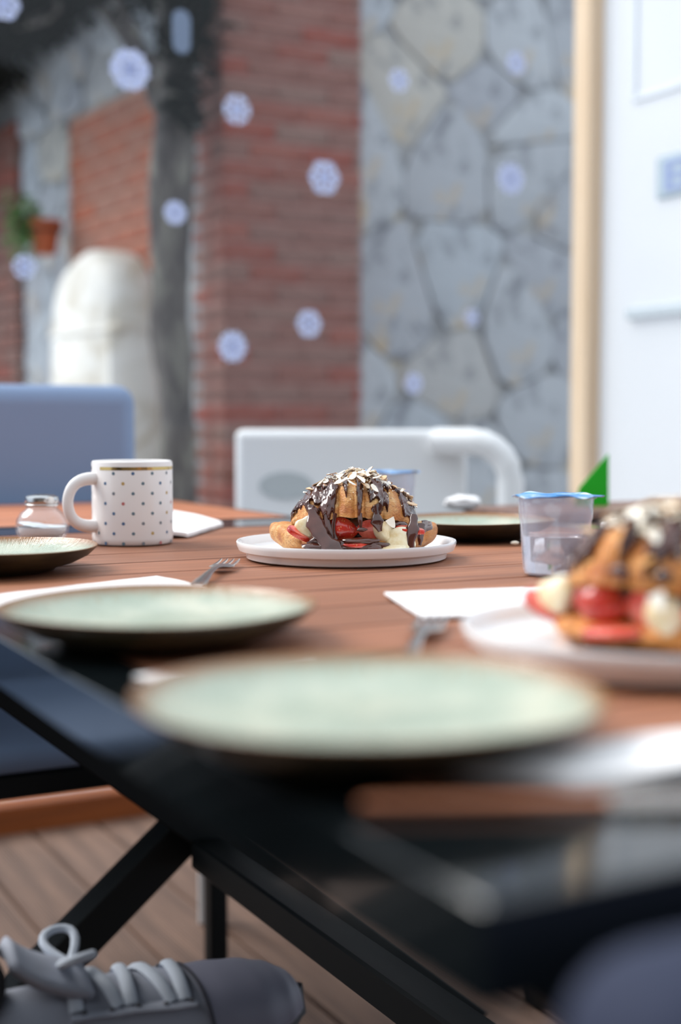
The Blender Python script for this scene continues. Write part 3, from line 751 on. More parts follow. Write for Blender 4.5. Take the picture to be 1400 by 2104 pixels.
# ------------------------------------------------------------------ sealed water cups
def water_cup(p, rz, lab):
    t = empty('water_cup', (p.x, p.y, TOP + .0005), rz, label=lab, cat='water cup', group='sealed plastic water cups')
    def fl(r_, z_, a):
        k = max(0, min(1, (.046 - z_) / .01)) * max(0, min(1, (z_ - .003) / .006))
        return (r_ * (1 - .018 * k * (.5 + .5 * math.cos(10 * a))), z_)
    ex = [(0, .0022), (.020, .0022), (.0235, .0), (.0262, .0012), (.0278, .005), (.0284, .012), (.0296, .030), (.0304, .046), (.0312, .048), (.0324, .0655), (.0350, .0662), (.0352, .0672)]
    inn = [(.0346, .0672), (.0318, .0668), (.0307, .049), (.0299, .0466), (.0291, .030), (.0279, .012), (.0272, .006), (.0258, .0024), (.02, .0030), (0, .0030)]
    MB().lathe(ex + inn, 60, fn=fl).build('cup_shell', M['plastic'], t)
    wt = [(0, .00305), (.0199, .00305), (.0257, .0026), (.0271, .006), (.0278, .012), (.0290, .030), (.02925, .0345), (.028, .0338), (0, .0337)]
    MB().lathe(wt, 60, fn=lambda r_, z_, a: (fl(r_, z_, a)[0] * .9965, z_)).build('water', M['water'], t)
    ld = MB(); n_ = 72; o0 = 0
    rg = [0, .012, .022, .030, .0345, .0375]
    for zz in (.0682, .0676):
        for r_ in rg:
            for k in range(n_):
                a = 2 * math.pi * k / n_; d_ = (a - math.pi + math.pi) % (2*math.pi) - math.pi
                ext_ = .0052 * math.exp(-(d_ / .34) ** 2) if r_ > .034 else 0
                w_ = (.0010 * math.sin(5*a + 1) + .0006 * math.sin(9 * a)) * max(0, (r_ - .03) / .008) + .0006 * math.sin(r_ * 300 + 2*a)
                ld.v.append(((r_ + ext_) * math.cos(a + math.pi), (r_ + ext_) * math.sin(a + math.pi), zz + w_))
    L6 = len(rg)
    for s_ in (0, 1):
        for i in range(L6 - 1):
            for k in range(n_):
                k2 = (k+1) % n_; b0 = s_ * L6 * n_
                f = (b0+i*n_+k, b0+(i+1)*n_+k, b0+(i+1)*n_+k2, b0+i*n_+k2); ld.f.append(f if s_ == 0 else f[::-1]); ld.m.append(0)
    i = L6 - 1
    for k in range(n_):
        k2 = (k+1) % n_; ld.f.append((i*n_+k, L6*n_+i*n_+k, L6*n_+i*n_+k2, i*n_+k2)); ld.m.append(0)
    ld.build('foil_lid', M['foil'], t)
    return t
water_cup(at_z(1141, 1181, TOP), .12, 'half full plastic water cup with blue foil lid in front of the far plate')
water_cup(at_z(803, 1079, TOP), 1.0, 'blurred plastic water cup with blue lid behind the sharp croissant')

# ------------------------------------------------------------------ napkins and cutlery
def napkin(lab, quad, thick=.0022, wav=.0008, lift=None, seed=1, z0=.0006):
    P = [at_z(x, y, TOP) for x, y in quad]; c = sum(P, Vector()) / 4
    n_ = 20; q = MB()
    for s_ in (0, 1):
        for i in range(n_ + 1):
            for j in range(n_ + 1):
                a, b = i / n_, j / n_
                p = (P[0] * (1-a) + P[1] * a) * (1-b) + (P[3] * (1-a) + P[2] * a) * b - c
                z_ = z0 + (thick if s_ else 0) + wav * (1 + noise.noise((p.x * 40, p.y * 40, seed)))
                if lift: z_ += lift(a, b)
                q.v.append((p.x, p.y, z_))
    w_ = n_ + 1
    for i in range(n_):
        for j in range(n_):
            a = i*w_+j; f = (a, a+w_, a+w_+1, a+1); q.f.append(f); q.f.append(tuple(k + w_*w_ for k in f[::-1]))
    bd = [i*w_ for i in range(w_)] + [n_*w_ + j for j in range(1, w_)] + [i*w_ + n_ for i in range(n_-1, -1, -1)] + [j for j in range(n_-1, 0, -1)]
    for k in range(len(bd)):
        a, b = bd[k], bd[(k+1) % len(bd)]; q.f.append((a, b, b + w_*w_, a + w_*w_))
    q.m = [0] * len(q.f); me = q.mesh('napkin', M['paper'], angle=50); recalc(me)
    o = link('paper_napkin', me, None, (c.x, c.y, TOP)); return tag(o, lab, 'napkin', 'white paper napkins')
napkin('white napkin peeking out behind the middle green plate', [(-70, 1236), (322, 1189), (520, 1230), (110, 1272)], thick=.0014, wav=.0004, seed=1)
napkin('white napkin under the nearest green plate', [(274, 1396), (640, 1350), (900, 1425), (600, 1470)], thick=.0012, wav=.0004, seed=2)
napkin('flat white napkin under the plate of the blurred croissant', [(790, 1226), (1165, 1212), (1330, 1250), (872, 1277)], thick=.002, seed=3, z0=.0004)
napkin('puffy folded white napkin behind the mug', [(268, 1108), (330, 1072), (458, 1083), (385, 1106)], thick=.004, lift=lambda a, b: .013 * (1 - b) ** .6 * (.45 + .55 * a), seed=4)
napkin('white napkin lying across the near table corner', [(905, 1602), (1420, 1532), (1640, 1580), (1180, 1640)], thick=.004, wav=.002, seed=5)
napkin('white napkin at the far table edge beside the ledge', [(1236, 1094), (1262, 1082), (1420, 1092), (1400, 1110)], thick=.006, wav=.003, seed=6)
# small uneven white lump on the far plate
def blob(q, c, r_, seed, amp=.25, fr=60, nu=18, nv=12, mi=0):
    c = Vector(c); r_ = Vector(r_) if not isinstance(r_, (int, float)) else Vector((r_,)*3)
    def fn(a, b):
        th, ph = a * 2 * math.pi, b * math.pi
        d = Vector((math.sin(ph) * math.cos(th), math.sin(ph) * math.sin(th), -math.cos(ph)))
        k = 1 + amp * noise.noise(d * 1.7 + Vector((seed, seed * 2, 0)))
        return c + Vector((d.x * r_.x, d.y * r_.y, d.z * r_.z)) * k
    return q.grid(fn, nu, nv, mi)
fp = at_z(952, 1046, TOP + .008)
o = blob(MB(), (0, 0, .008), (.026, .018, .010), 3, .35).build('white_lump', M['paper'], None, (fp.x, fp.y, TOP + .0095)); tag(o, 'small uneven white lump on the far green plate', 'tissue')
cr = at_z(1060, 1121, TOP)
o = blob(MB(), (0, 0, .002), (.0045, .003, .0022), 5, .2, nu=12, nv=8).build('almond_crumb', M['crumb'], None, (cr.x - .001, cr.y, TOP + .0008)); tag(o, 'tiny white almond crumb beside the water cup', 'crumb')

def fork(tip, ang, lab, L=.175):
    t = empty('fork', (tip.x, tip.y, TOP + .0012), ang, label=lab, cat='fork', group='steel forks')
    # points along -y from the tip
    for k in range(4):
        x = (k - 1.5) * .0056
        MB().tube([(x, 0, .0045), (x, -.012, .0035), (x, -.03, .003), (x, -.046, .0032)], [.0008, .0015, .0017, .0018], 6, flat=.6).build('tine', M['cutlery'], t)
    q = MB(); sec = [(-.044, .0108, .0030), (-.054, .0112, .0032), (-.064, .0085, .0040), (-.074, .0042, .0052), (-.09, .0030, .0060), (-.12, .0036, .0050), (-.15, .0056, .0030), (-L + .006, .0066, .0018), (-L, .0045, .0016)]
    q.tube([(0, y, z) for y, w_, z in sec], [w_ for y, w_, z in sec], 10, flat=.17).build('handle', M['cutlery'], t)
    return t
fork(at_z(474, 1161, TOP), R(-4), 'fork with tines showing behind the middle green plate')
fork(at_z(892, 1281, TOP), R(-9), 'fork with tines showing behind the nearest green plate')
fork(at_z(1222, 1108, TOP), R(80), 'fork lying at the far table side behind the water cup')
# narrow brown-handled knife sticking out beside the corner napkin
ka, kb = at_z(738, 1668, TOP), at_z(1190, 1662, TOP)
kd = (kb - ka); L = kd.length
kn = empty('table_knife', (ka.x, ka.y, TOP + .0005), math.atan2(kd.y, kd.x), label='brown handled knife at the near table corner beside the napkin', cat='knife')
sec = [(0, .002), (.004, .0032), (.03, .0036), (.07, .003), (.085, .003)]
MB().tube([(x, 0, .0024) for x, w_ in sec], [w_ for x, w_ in sec], 12, flat=.6).build('handle', M['plank2'], kn)
MB().box((.083, -.008, .002), (.21, .008, .0035), bev=.0005).build('blade', M['cutlery'], kn)

# ------------------------------------------------------------------ croissants with fruit and chocolate
m = Mat('croissant_crust', srgb(206, 146, 84), .45); tc = m.obj()
n1 = m.noise(m.obj((1, 1, 1)), 55, 5, .6, .5); n2 = m.noise(m.obj((120, 500, 700)), 1.0, 3, .6, .8); n3 = m.noise(tc, 22, 3)
c = m.ramp(n1, [(.30, srgb(176, 98, 40)), (.45, srgb(212, 146, 76)), (.60, srgb(230, 184, 122)), (.75, srgb(240, 214, 170))])
c = m.mix(m.ramp(n3, [(.45, (0,)*3 + (1,)), (.62, (.75,)*3 + (1,))]), c, srgb(196, 118, 48))
c = m.mix(m.ramp(n2, [(.52, (0,)*3 + (1,)), (.64, (.6,)*3 + (1,))]), c, srgb(150, 82, 36))
m.color(c).bump(m.math('ADD', n2, n1), .8, .002); m.b.inputs['Subsurface Weight'].default_value = .08; m.b.inputs['Subsurface Radius'].default_value = (.004, .002, .001); M['crust'] = m.m
m = Mat('croissant_inside', srgb(236, 204, 150), .7); m.color(m.ramp(m.noise(m.obj((1, 1, 3)), 90, 4), [(.35, srgb(214, 170, 108)), (.65, srgb(244, 220, 174))])).bump(m.noise(m.obj(), 200, 3), .5, .001); M['inside'] = m.m
m = Mat('chocolate', srgb(50, 24, 18), .09); m.color(m.ramp(m.noise(m.obj(), 40, 3), [(.3, srgb(52, 24, 18)), (.7, srgb(88, 44, 32))])); m.bump(m.noise(m.obj(), 130, 3), .25, .0012); m.b.inputs['Coat Weight'].default_value = .3; m.b.inputs['Coat Roughness'].default_value = .05; M['choc'] = m.m
m = Mat('strawberry', srgb(190, 44, 28), .22); vo = m.node('ShaderNodeTexVoronoi', feature='F1'); m.l.new(m.obj(), vo.inputs['Vector']); vo.inputs['Scale'].default_value = 330
seed = m.ramp(vo.outputs['Distance'], [(.16, (1,)*3 + (1,)), (.26, (0,)*3 + (1,))]); n = m.noise(m.obj(), 60, 3)
c = m.ramp(n, [(.35, srgb(166, 26, 16)), (.6, srgb(204, 52, 34)), (.8, srgb(224, 92, 64))]); m.color(m.mix(m.math('MULTIPLY', seed, .6), c, srgb(232, 160, 90)))
m.bump(m.math('SUBTRACT', 1.0, seed), .4, .0006); m.b.inputs['Coat Weight'].default_value = .5; m.b.inputs['Coat Roughness'].default_value = .1; M['berry'] = m.m
m = Mat('strawberry_flesh', srgb(226, 92, 70), .25); m.color(m.ramp(m.noise(m.obj(), 70, 3), [(.35, srgb(206, 56, 40)), (.65, srgb(236, 128, 104))])); m.b.inputs['Coat Weight'].default_value = .4; M['flesh'] = m.m
m = Mat('banana', srgb(238, 222, 186), .35); m.color(m.ramp(m.noise(m.obj((1, 1, 1)), 80, 3), [(.35, srgb(226, 200, 150)), (.65, srgb(244, 234, 208))])); m.b.inputs['Subsurface Weight'].default_value = .15; m.b.inputs['Subsurface Radius'].default_value = (.004, .003, .002); M['banana'] = m.m
m = Mat('almond', srgb(238, 222, 192), .55); m.color(m.ramp(m.rand(), [(0, srgb(250, 246, 236)), (.75, srgb(246, 234, 212)), (1, srgb(214, 170, 120))])); M['almond'] = m.m
M['almond_skin'] = Mat('almond_skin', srgb(172, 112, 62), .6).m

def ridge(s, t, k=3.4, a=.055):
    f = (abs(s) * k + .30 * math.cos(t) * (1 if s > 0 else -1) * .5 + .35) % 1.0
    return 1 + a * (math.sin(f * math.pi) ** .55 - .6) + a * .35 * (f - .5)
def top_pt(s, t, off=0.0):
    pr = max(0.0, 1 - abs(s) ** 1.85) ** .58
    R_ = ridge(s, t, 3.4, .085); nz = .0042 * noise.noise((s * 4, t * 1.7, 2.2)) + .0016 * noise.noise((s * 13, t * 3.5, 5)) + .0006 * noise.noise((s * 40, t * 9, 1))
    ry, rz = (.045 * pr + .002) * R_ + nz + off, (.034 * pr + .002) * R_ + nz + off
    return Vector((.0615 * s + off * .4 * s, .010 * s * s - ry * math.cos(t), .0355 - .011 * s * s + .0022 * noise.noise((s * 7, 3.3, 0)) * (1 - math.sin(t)) + rz * math.sin(t)))
def bot_pt(s, t, off=0.0):
    pr = max(0.0, 1 - abs(s) ** 2.8) ** .5
    R_ = ridge(s, t, 3.0, .11); nz = .0020 * noise.noise((s * 5, math.cos(t) * 1.7, math.sin(t) * 1.7 + 7))
    ry = (.046 * pr * (1 - .30 * s * s) + .003) * R_ + nz + off; rz = ((.0070 + .0115 * s * s) * pr + .002) * R_ + nz + off
    z = .0070 + .0110 * s * s + rz * math.sin(t)
    return Vector((.083 * s, .030 * s * s - .004 - ry * math.cos(t), max(z, .0004)))
DR = [(-.93, .06, .55), (-.80, .05, .75), (-.60, .16, .10), (-.38, .12, .0), (-.13, .035, .55), (.085, .05, .0), (.34, .11, .0), (.48, .06, .22), (.80, .06, .30), (.92, .10, .0)]
COATK = 0.0
def coat(s, t):
    tf = 1.02 + COATK + .30 * noise.noise((s * 6, 1.3, 0))
    for c_, w_, lo in DR:
        e = math.exp(-((s - c_) / w_) ** 4); tf = tf * (1 - e) + min(tf, lo + COATK * 1.2 + .10 * math.sin(s * 70) + .05 * math.sin(s * 31)) * e
    tb = math.pi - .7 - .3 * noise.noise((s * 5, 8.3, 0))
    f = min((t - tf) / .16, (tb - t) / .16, (1 - abs(s)) / .03)
    if f <= 0: return 0
    f = min(1, f); k = f * f * (3 - 2 * f)
    if noise.noise((s * 9 + 3, t * 3.4, 4.4)) > .38: return 0
    if -.24 < s < .20 and .5 < t < 1.55 + .2 * math.sin(s * 20) and abs(s - .085) > .055 and abs(s + .13) > .045: return 0
    if .53 < s < .70 and t < 1.35: return 0
    return k * (.0018 + .0013 * (1 + noise.noise((s * 18, t * 5, 9))))

def mesh_top():
    q = MB(); ns, nt = 90, 40
    q.grid(lambda a, b: top_pt(2 * a - 1, b * math.pi), ns, nt, 0)
    def under(a, b):
        s = 2 * a - 1; p0, p1 = top_pt(s, 0), top_pt(s, math.pi); p = p0.lerp(p1, b); p.z -= .0030 * math.sin(b * math.pi) - .0012 * noise.noise((p.x * 300, p.y * 300, 1)) ; return p
    q.grid(under, ns, 12, 1); q.f = [f[::-1] if m_ == 0 else f for f, m_ in zip(q.f, q.m)]
    me = q.mesh('top_half', [M['crust'], M['inside']], angle=60); return me
def mesh_bot():
    q = MB(); q.grid(lambda a, b: bot_pt(2 * a - 1, -math.pi / 2 + b * 2 * math.pi), 110, 56, 0)
    me = q.mesh('bottom_half', [M['crust']], angle=80); recalc(me); return me
def mesh_choc():
    ns, nt = 190, 100; q = MB(); idx = {}
    H = [[coat(2 * i / ns - 1, j / nt * math.pi) for j in range(nt + 1)] for i in range(ns + 1)]
    def vid(i, j):
        if (i, j) not in idx:
            idx[(i, j)] = len(q.v); q.v.append(tuple(top_pt(2 * i / ns - 1, j / nt * math.pi, H[i][j] if H[i][j] > 0 else -.0005)))
        return idx[(i, j)]
    for i in range(ns):
        for j in range(nt):
            if H[i][j] > 0 or H[i+1][j] > 0 or H[i][j+1] > 0 or H[i+1][j+1] > 0:
                q.f.append((vid(i, j), vid(i, j+1), vid(i+1, j+1), vid(i+1, j))); q.m.append(0)
    return q
def sauce(q):
    W = lambda px: (px - 727) * .000476
    Zp = lambda py: (1122 - py) * .000476
    def rib(pts, ws, flat=.35, up=(0, -1, .6)):
        P = [Vector((W(a), y, Zp(b))) for a, b, y in pts]
        # subdivide
        pp, rr = [], []
        for i in range(len(P) - 1):
            for k in range(4):
                t = k / 4; pp.append(P[i].lerp(P[i+1], t)); rr.append(ws[i] * (1-t) + ws[i+1] * t)
        pp.append(P[-1]); rr.append(ws[-1]); pp = [pp[0]] + [(pp[i-1] + pp[i] * 2 + pp[i+1]) / 4 for i in range(1, len(pp) - 1)] + [pp[-1]]
        rr = [r_ * (1 + .30 * noise.noise((p_.x * 260, p_.z * 260, 1))) for r_, p_ in zip(rr, pp)]; q.tube(pp, rr, 14, flat=flat, up=up)
    rib([(644, 1036, -.038), (650, 1060, -.044), (664, 1084, -.053), (684, 1106, -.062), (706, 1120, -.068)], [.0035, .0085, .0066, .0095, .004], .36)
    rib([(672, 1042, -.042), (676, 1065, -.046), (690, 1092, -.052)], [.002, .004, .003], .5)
    rib([(690, 1040, -.045), (686, 1062, -.048), (688, 1092, -.052)], [.002, .0016, .002], .7)
    rib([(738, 1040, -.046), (739, 1054, -.050), (740, 1068, -.051)], [.0026, .0022, .0014], .6)
    rib([(770, 1038, -.045), (772, 1056, -.049), (778, 1075, -.049)], [.003, .0056, .002], .5)
    rib([(846, 1045, -.030), (843, 1070, -.040), (838, 1096, -.046), (836, 1119, -.047)], [.003, .0066, .0036, .0045], .5)
    rib([(862, 1066, -.016), (860, 1088, -.026), (858, 1105, -.032)], [.004, .0032, .0016], .5)
    rib([(864, 1108, -.036), (865, 1121, -.038)], [.0022, .0030], .6)
    blob(q, (0, -.008, .0265), (.056, .030, .0100), 3, .12, nu=30, nv=16)
    # coat on the right tip
    q.grid(lambda a, b: bot_pt(.80 + a * .13, .35 + b * 1.9, .0012 * math.sin(a * math.pi) ** .4 * math.sin(b * math.pi) ** .3 - .0002), 16, 16)
    # pooled sauce on the plate
    def pool(cx, cy, rx, ry, sd):
        def fn(a, b):
            th = a * 2 * math.pi; k = 1 + .22 * noise.noise((math.cos(th) * 1.5 + sd, math.sin(th) * 1.5, 3))
            return (cx + rx * b * k * math.cos(th), cy + ry * b * k * math.sin(th), .0003 + .0022 * (1 - b ** 4) ** .5)
        q.grid(fn, 40, 8)
    pool(W(705), -.054, .036, .017, 1); pool(W(795), -.046, .026, .012, 4); pool(W(640), -.040, .02, .012, 7)
    # chocolate over the front slice
    blob(q, (W(738), -.0525, Zp(1093)), (.0185, .007, .0032), 5, .3); blob(q, (W(706), -.056, Zp(1112)), (.016, .006, .0035), 8, .4); blob(q, (W(764), -.055, Zp(1108)), (.008, .005, .0055), 2, .3)
    blob(q, (W(690), -.0500, .0065), (.030, .011, .0065), 21, .45, nu=30, nv=16); blob(q, (W(752), -.0480, .0075), (.020, .010, .0060), 25, .45, nu=24, nv=14); blob(q, (W(662), -.046, .012), (.012, .008, .008), 31, .4)
    blob(q, (W(742), -.0515, Zp(1071)), (.005, .0026, .002), 12, .3)
    return q

def berry_mesh(Ln, Rd, cut=True, seed=1):
    """strawberry half lying along x, tip towards +x, flat cut face at -z... rotated by the caller"""
    q = MB()
    def rad(a): return Rd * (math.sin(min(1, a * 1.12 + .03) * math.pi) ** .55) * (1 - .28 * a) if a < .86 else Rd * (math.sin(min(1, .86 * 1.12 + .03) * math.pi) ** .55) * (1 - .28 * .86) * max(0, (1 - a) / .14) ** .6
    q.grid(lambda a, b: (-Ln/2 + Ln * a, rad(a) * math.cos(b * math.pi) * 1.0, rad(a) * math.sin(b * math.pi) * .9), 22, 16, 0)
    q.grid(lambda a, b: (-Ln/2 + Ln * a, rad(a) * (1 - 2 * b), -.0004 * math.sin(b * math.pi)), 22, 6, 1)
    me = q.mesh('strawberry_half', [M['berry'], M['flesh']], angle=50); recalc(me); return me
def slice_mesh(Ln, Wd, th):
    q = MB(); pts = []
    for k in range(28):
        a = 2 * math.pi * k / 28; r_ = 1 - .25 * max(0, math.cos(a)) ** 2 * abs(math.sin(a)) * 2
        pts.append((Ln / 2 * math.cos(a), Wd / 2 * math.sin(a) * (1 - .35 * math.cos(a))))
    q.prism(pts, -th/2, th/2, 0, inset=.12, drop=th * .25)
    q.m = [0] * len(q.f); q.m[-1] = 1
    me = q.mesh('strawberry_slice', [M['berry'], M['flesh']], angle=50); return me
def banana_mesh(r_, th, seed):
    q = MB(); n_ = 30
    pf = [(0, -th/2), (r_ * .8, -th/2), (r_ * .96, -th * .36), (r_, -th * .1), (r_, th * .2), (r_ * .94, th * .4), (r_ * .78, th/2), (0, th/2)]
    q.lathe(pf, n_, fn=lambda a_, z_, a: (a_ * (1 + .09 * math.cos(3 * a + seed) + .05 * math.cos(5 * a)), z_ + .06 * a_ * math.sin(a + seed)))
    return q.mesh('banana_piece', [M['banana']], angle=45)

ORG = Vector((WF.x + .0071, WF.y + .002, TOP + .0070))
cro = empty('croissant', ORG, 0, label='sharp filled croissant under chocolate sauce in the middle of the picture', cat='croissant', group='filled croissants')
link('top_half', mesh_top(), cro); link('bottom_half', mesh_bot(), cro)
ch_ = sauce(mesh_choc()); me = ch_.mesh('chocolate_sauce', [M['choc']], angle=70); recalc(me); link('chocolate_sauce', me, cro)
q = MB(); lr = random.Random(21)
for i in range(520):
    s = max(-.85, min(.9, lr.gauss(.08, .36))); t = lr.gauss(1.45, .32); p = top_pt(s, t, .0022); r_ = lr.uniform(.0004, .0011)
    q.add([p + Vector(d) * r_ for d in ((1,0,0),(0,1,0),(-1,0,0),(0,-1,0),(0,0,1),(0,0,-1))], [(0,1,4),(1,2,4),(2,3,4),(3,0,4),(1,0,5),(2,1,5),(3,2,5),(0,3,5)])
tag(q.build('nut_crumbs', M['almond'], cro, smooth=False), kind='stuff')
W = lambda px: (px - 727) * .000476
Zp = lambda py: (1122 - py) * .000476
TOPS = []   # (object, label for the blurred twin)
def topping(name, me, px, py, y, rot, lab, lab2, cat, group):
    o = link(name, me, None, ORG + Vector((W(px), y, Zp(py))), rot); tag(o, lab, cat, group); TOPS.append((o, lab2)); return o
GB, GN, GA = 'strawberry pieces in the croissants', 'banana pieces in the croissants', 'almond flakes on the croissants'
b1, b2 = berry_mesh(.036, .0135), berry_mesh(.026, .0110)
topping('strawberry_half', b1, 708, 1074, -.036, (R(80), R(8), R(6)), 'largest seeded strawberry at the centre of the sharp croissant', 'large strawberry at the middle of the blurred croissant', 'strawberry', GB)
topping('strawberry_half', b2, 752, 1073, -.0375, (R(85), R(-6), R(170)), 'strawberry next to the largest one, below the chocolate drip', 'second strawberry in the blurred croissant', 'strawberry', GB)
topping('strawberry_half', b2, 672, 1072, -.032, (R(70), R(20), R(190)), 'pale red strawberry chunk behind the wide sauce ribbon', 'strawberry chunk behind the sauce of the blurred croissant', 'strawberry', GB)
s1 = slice_mesh(.028, .013, .0045)
topping('strawberry_slice', s1, 838, 1074, -.036, (R(14), R(6), R(-8)), 'strawberry slice poking out over the banana pieces', 'strawberry slice over the banana of the blurred croissant', 'strawberry', GB)
topping('strawberry_slice', s1, 622, 1082, -.040, (R(24), R(30), R(4)), 'strawberry slice tilting down at the croissant side nearest the mug', 'strawberry slice at the near side of the blurred croissant', 'strawberry', GB)
topping('strawberry_slice', slice_mesh(.036, .016, .004), 738, 1098, -.051, (R(10), R(-4), R(2)), 'chocolate covered strawberry slice at the front base', 'chocolate covered strawberry slice of the blurred croissant', 'strawberry', GB)
nb1, nb2, nb3 = banana_mesh(.0135, .013, 1), banana_mesh(.0125, .010, 2), banana_mesh(.011, .012, 4)
topping('banana_piece', nb1, 818, 1097, -.040, (R(62), R(14), R(0)), 'thick pale banana piece below the strawberry slice', 'thick banana piece of the blurred croissant', 'banana', GN)
topping('banana_piece', nb2, 802, 1112, -.048, (R(22), R(-8), R(30)), 'banana piece lowest on the plate beside the sauce', 'low banana piece of the blurred croissant', 'banana', GN)
topping('banana_piece', nb3, 634, 1070, -.034, (R(70), R(-10), R(10)), 'banana piece tucked beside the wide sauce ribbon', 'banana piece by the sauce of the blurred croissant', 'banana', GN)
topping('banana_piece', nb3, 786, 1078, -.036, (R(60), R(25), R(40)), 'half hidden banana piece beside the seeded strawberries', 'half hidden banana piece of the blurred croissant', 'banana', GN)
# almond flakes
def flake_mesh(k):
    q = MB(); n_ = 14; ps = []
    for i in range(n_):
        a = 2 * math.pi * i / n_; ps.append((math.cos(a) * (1 - .25 * math.sin(a) ** 2), math.sin(a) * .52 * (1 - .25 * math.cos(a))))
    if k == 1: ps = [p for p in ps if p[0] > -.4]
    if k == 2: ps = [p for p in ps if p[1] < .25]
    q.prism(ps, -.055, .055, 0); q.m = [0] + [1 if i % 4 == 1 else 0 for i in range(len(ps))] + [0]
    q.v = [(x, y, z + .10 * x * x) for x, y, z in q.v]
    return q.mesh('almond_flake', [M['almond'], M['almond_skin']], smooth=False)
fm = [flake_mesh(k) for k in range(3)]
lr = random.Random(33)
SPOT = [(.032, -.052, .0335, .0062)]
for i in range(104):
    s = lr.choice((lr.gauss(-.15, .28), lr.gauss(.28, .25), lr.uniform(-.75, .95))); s = max(-.78, min(.95, s)); t = lr.gauss(1.42, .27)
    if abs(s) > .5: t = lr.gauss(1.5, .18)
    p = top_pt(s, t, .0030 + lr.uniform(0, .0035 if abs(s) < .4 else .0012)); sz = lr.uniform(.0040, .0078)
    nrm = (top_pt(s, t, .01) - top_pt(s, t, 0)).normalized()
    qd = Vector((0, 0, 1)).rotation_difference(nrm + Vector((lr.uniform(-.7, .7), lr.uniform(-.7, .7), lr.uniform(-.2, .4))))
    Mr = qd.to_matrix() @ Matrix.Rotation(lr.uniform(0, 6.28), 3, 'Z')
    o = link('almond_flake', lr.choice(fm), None, ORG + p, Mr.to_euler()); o.scale = (sz,) * 3
    k = 0 if s < -.25 else (1 if s < .22 else 2)
    tag(o, ('thin pale almond flake on the sharp croissant, slope towards the mug', 'thin pale almond flake at the peak of the sharp croissant', 'thin pale almond flake on the sharp croissant, slope towards the water cup')[k], 'almond flake', GA)
    TOPS.append((o, ('thin almond flake on the far slope of the blurred croissant', 'thin almond flake at the peak of the blurred croissant', 'thin almond flake on the near slope of the blurred croissant')[k]))
o = link('almond_flake', fm[1], None, ORG + Vector((W(797), -.052, Zp(1052))), (R(75), R(62), 0)); o.scale = (.0085,) * 3
tag(o, 'large white almond flake stuck on the front over the banana', 'almond flake', GA); TOPS.append((o, 'large almond flake stuck on the side of the blurred croissant'))

# the blurred twin near the right edge
ORN = Vector((WN.x + .004, WN.y + .004, TOP + .0090)); RA = R(-48); RZ = Matrix.Rotation(RA, 3, 'Z')
c2 = copy_tree(cro); c2.location = ORN; c2.rotation_euler = (0, 0, RA); tag(c2, 'blurred filled croissant with chocolate near the picture edge')
M['crust_deep'] = M['crust'].copy(); M['crust_deep'].name = 'deep_baked_crust'
for nd in M['crust_deep'].node_tree.nodes:
    if nd.type == 'VALTORGB':
        for el in nd.color_ramp.elements:
            r_, g_, b_, _ = el.color
            if r_ > g_ * 1.2: el.color = (r_ * 1.0, g_ * .80, b_ * .55, 1)
COATK = .22; q = mesh_choc()
for k_, (a_, b_) in enumerate(((-.5, .3), (.1, .2), (.45, .25))): blob(q, top_pt(a_, b_, .001), (.006, .003, .004), k_, .4)
blob(q, (0, -.008, .0265), (.056, .030, .0100), 3, .12, nu=30, nv=16); blob(q, (.01, -.052, .002), (.03, .016, .002), 5, .3)
me2 = q.mesh('chocolate_sauce', [M['choc']], angle=70); recalc(me2)
for d in c2.children:
    if d.name.startswith('chocolate_sauce'): d.data = me2
    elif 'half' in d.name: d.data = d.data.copy(); d.data.materials[0] = M['crust_deep']
for o, lab in TOPS:
    if lab.startswith(('thick banana', 'low banana')): continue
    d = o.copy(); COL.objects.link(d); d.location = ORN + RZ @ (Vector(o.location) - ORG)
    d.rotation_euler = (RZ @ o.rotation_euler.to_matrix()).to_euler(); d['label'] = lab

# ------------------------------------------------------------------ sneaker and the seated person's leg
m = Mat('sneaker_canvas', srgb(146, 150, 162), .7); m.bump(m.noise(m.obj(), 400, 2), .3, .0006); M['canvas'] = m.m
m = Mat('sneaker_toe', srgb(122, 122, 138), .55); M['toe'] = m.m
M['lace'] = Mat('lace_white', srgb(176, 183, 194), .8).m; M['rubber'] = Mat('dark_sole', srgb(58, 58, 64), .7).m; M['eyelet'] = Mat('eyelet_dark', srgb(52, 52, 60), .5).m
SX = [0, .02, .05, .09, .13, .17, .205, .235, .258, .272, .279]
SW = [.020, .031, .035, .036, .039, .0435, .046, .044, .036, .024, .002]
SH = [.088, .094, .095, .090, .081, .070, .0615, .0545, .046, .037, .020]
def lerp_tab(x, T_):
    for i in range(len(SX) - 1):
        if x <= SX[i+1]: t = (x - SX[i]) / (SX[i+1] - SX[i]); t2 = t * t * (3 - 2 * t) * .5 + t * .5; return T_[i] + (T_[i+1] - T_[i]) * t2
    return T_[-1]
def shoe_pt(x, a, off=0):
    w_, h_ = lerp_tab(x, SW), lerp_tab(x, SH); c_, s_ = math.cos(a), math.sin(a)
    y = (w_ + off) * math.copysign(abs(c_) ** .85, c_)
    z = .020 + (h_ - .020 + off) * s_ ** .75 if s_ > 0 else .020 + .016 * s_
    return Vector((x, y, z))
tp = at_y(512, 1984, 1.06)
org = tp - U * .232; org.z = tp.z - .0545 - .030
shoe = empty('sneaker', org, TH, label='pale grey lace-up sneaker with smooth toe cap below the table', cat='shoe')
shoe.rotation_euler = (0, R(-7.5), TH)
MB().grid(lambda a, b: shoe_pt(a * .279, b * 2 * math.pi), 44, 32).build('upper', M['canvas'], shoe)
q = MB(); q.grid(lambda a, b: shoe_pt(.188 + math.sin(a * math.pi / 2) * (.2788 - .188), -.25 + b * (math.pi + .5), .0022), 30, 30); tc_ = q.build('toe_cap', M['toe'], shoe)
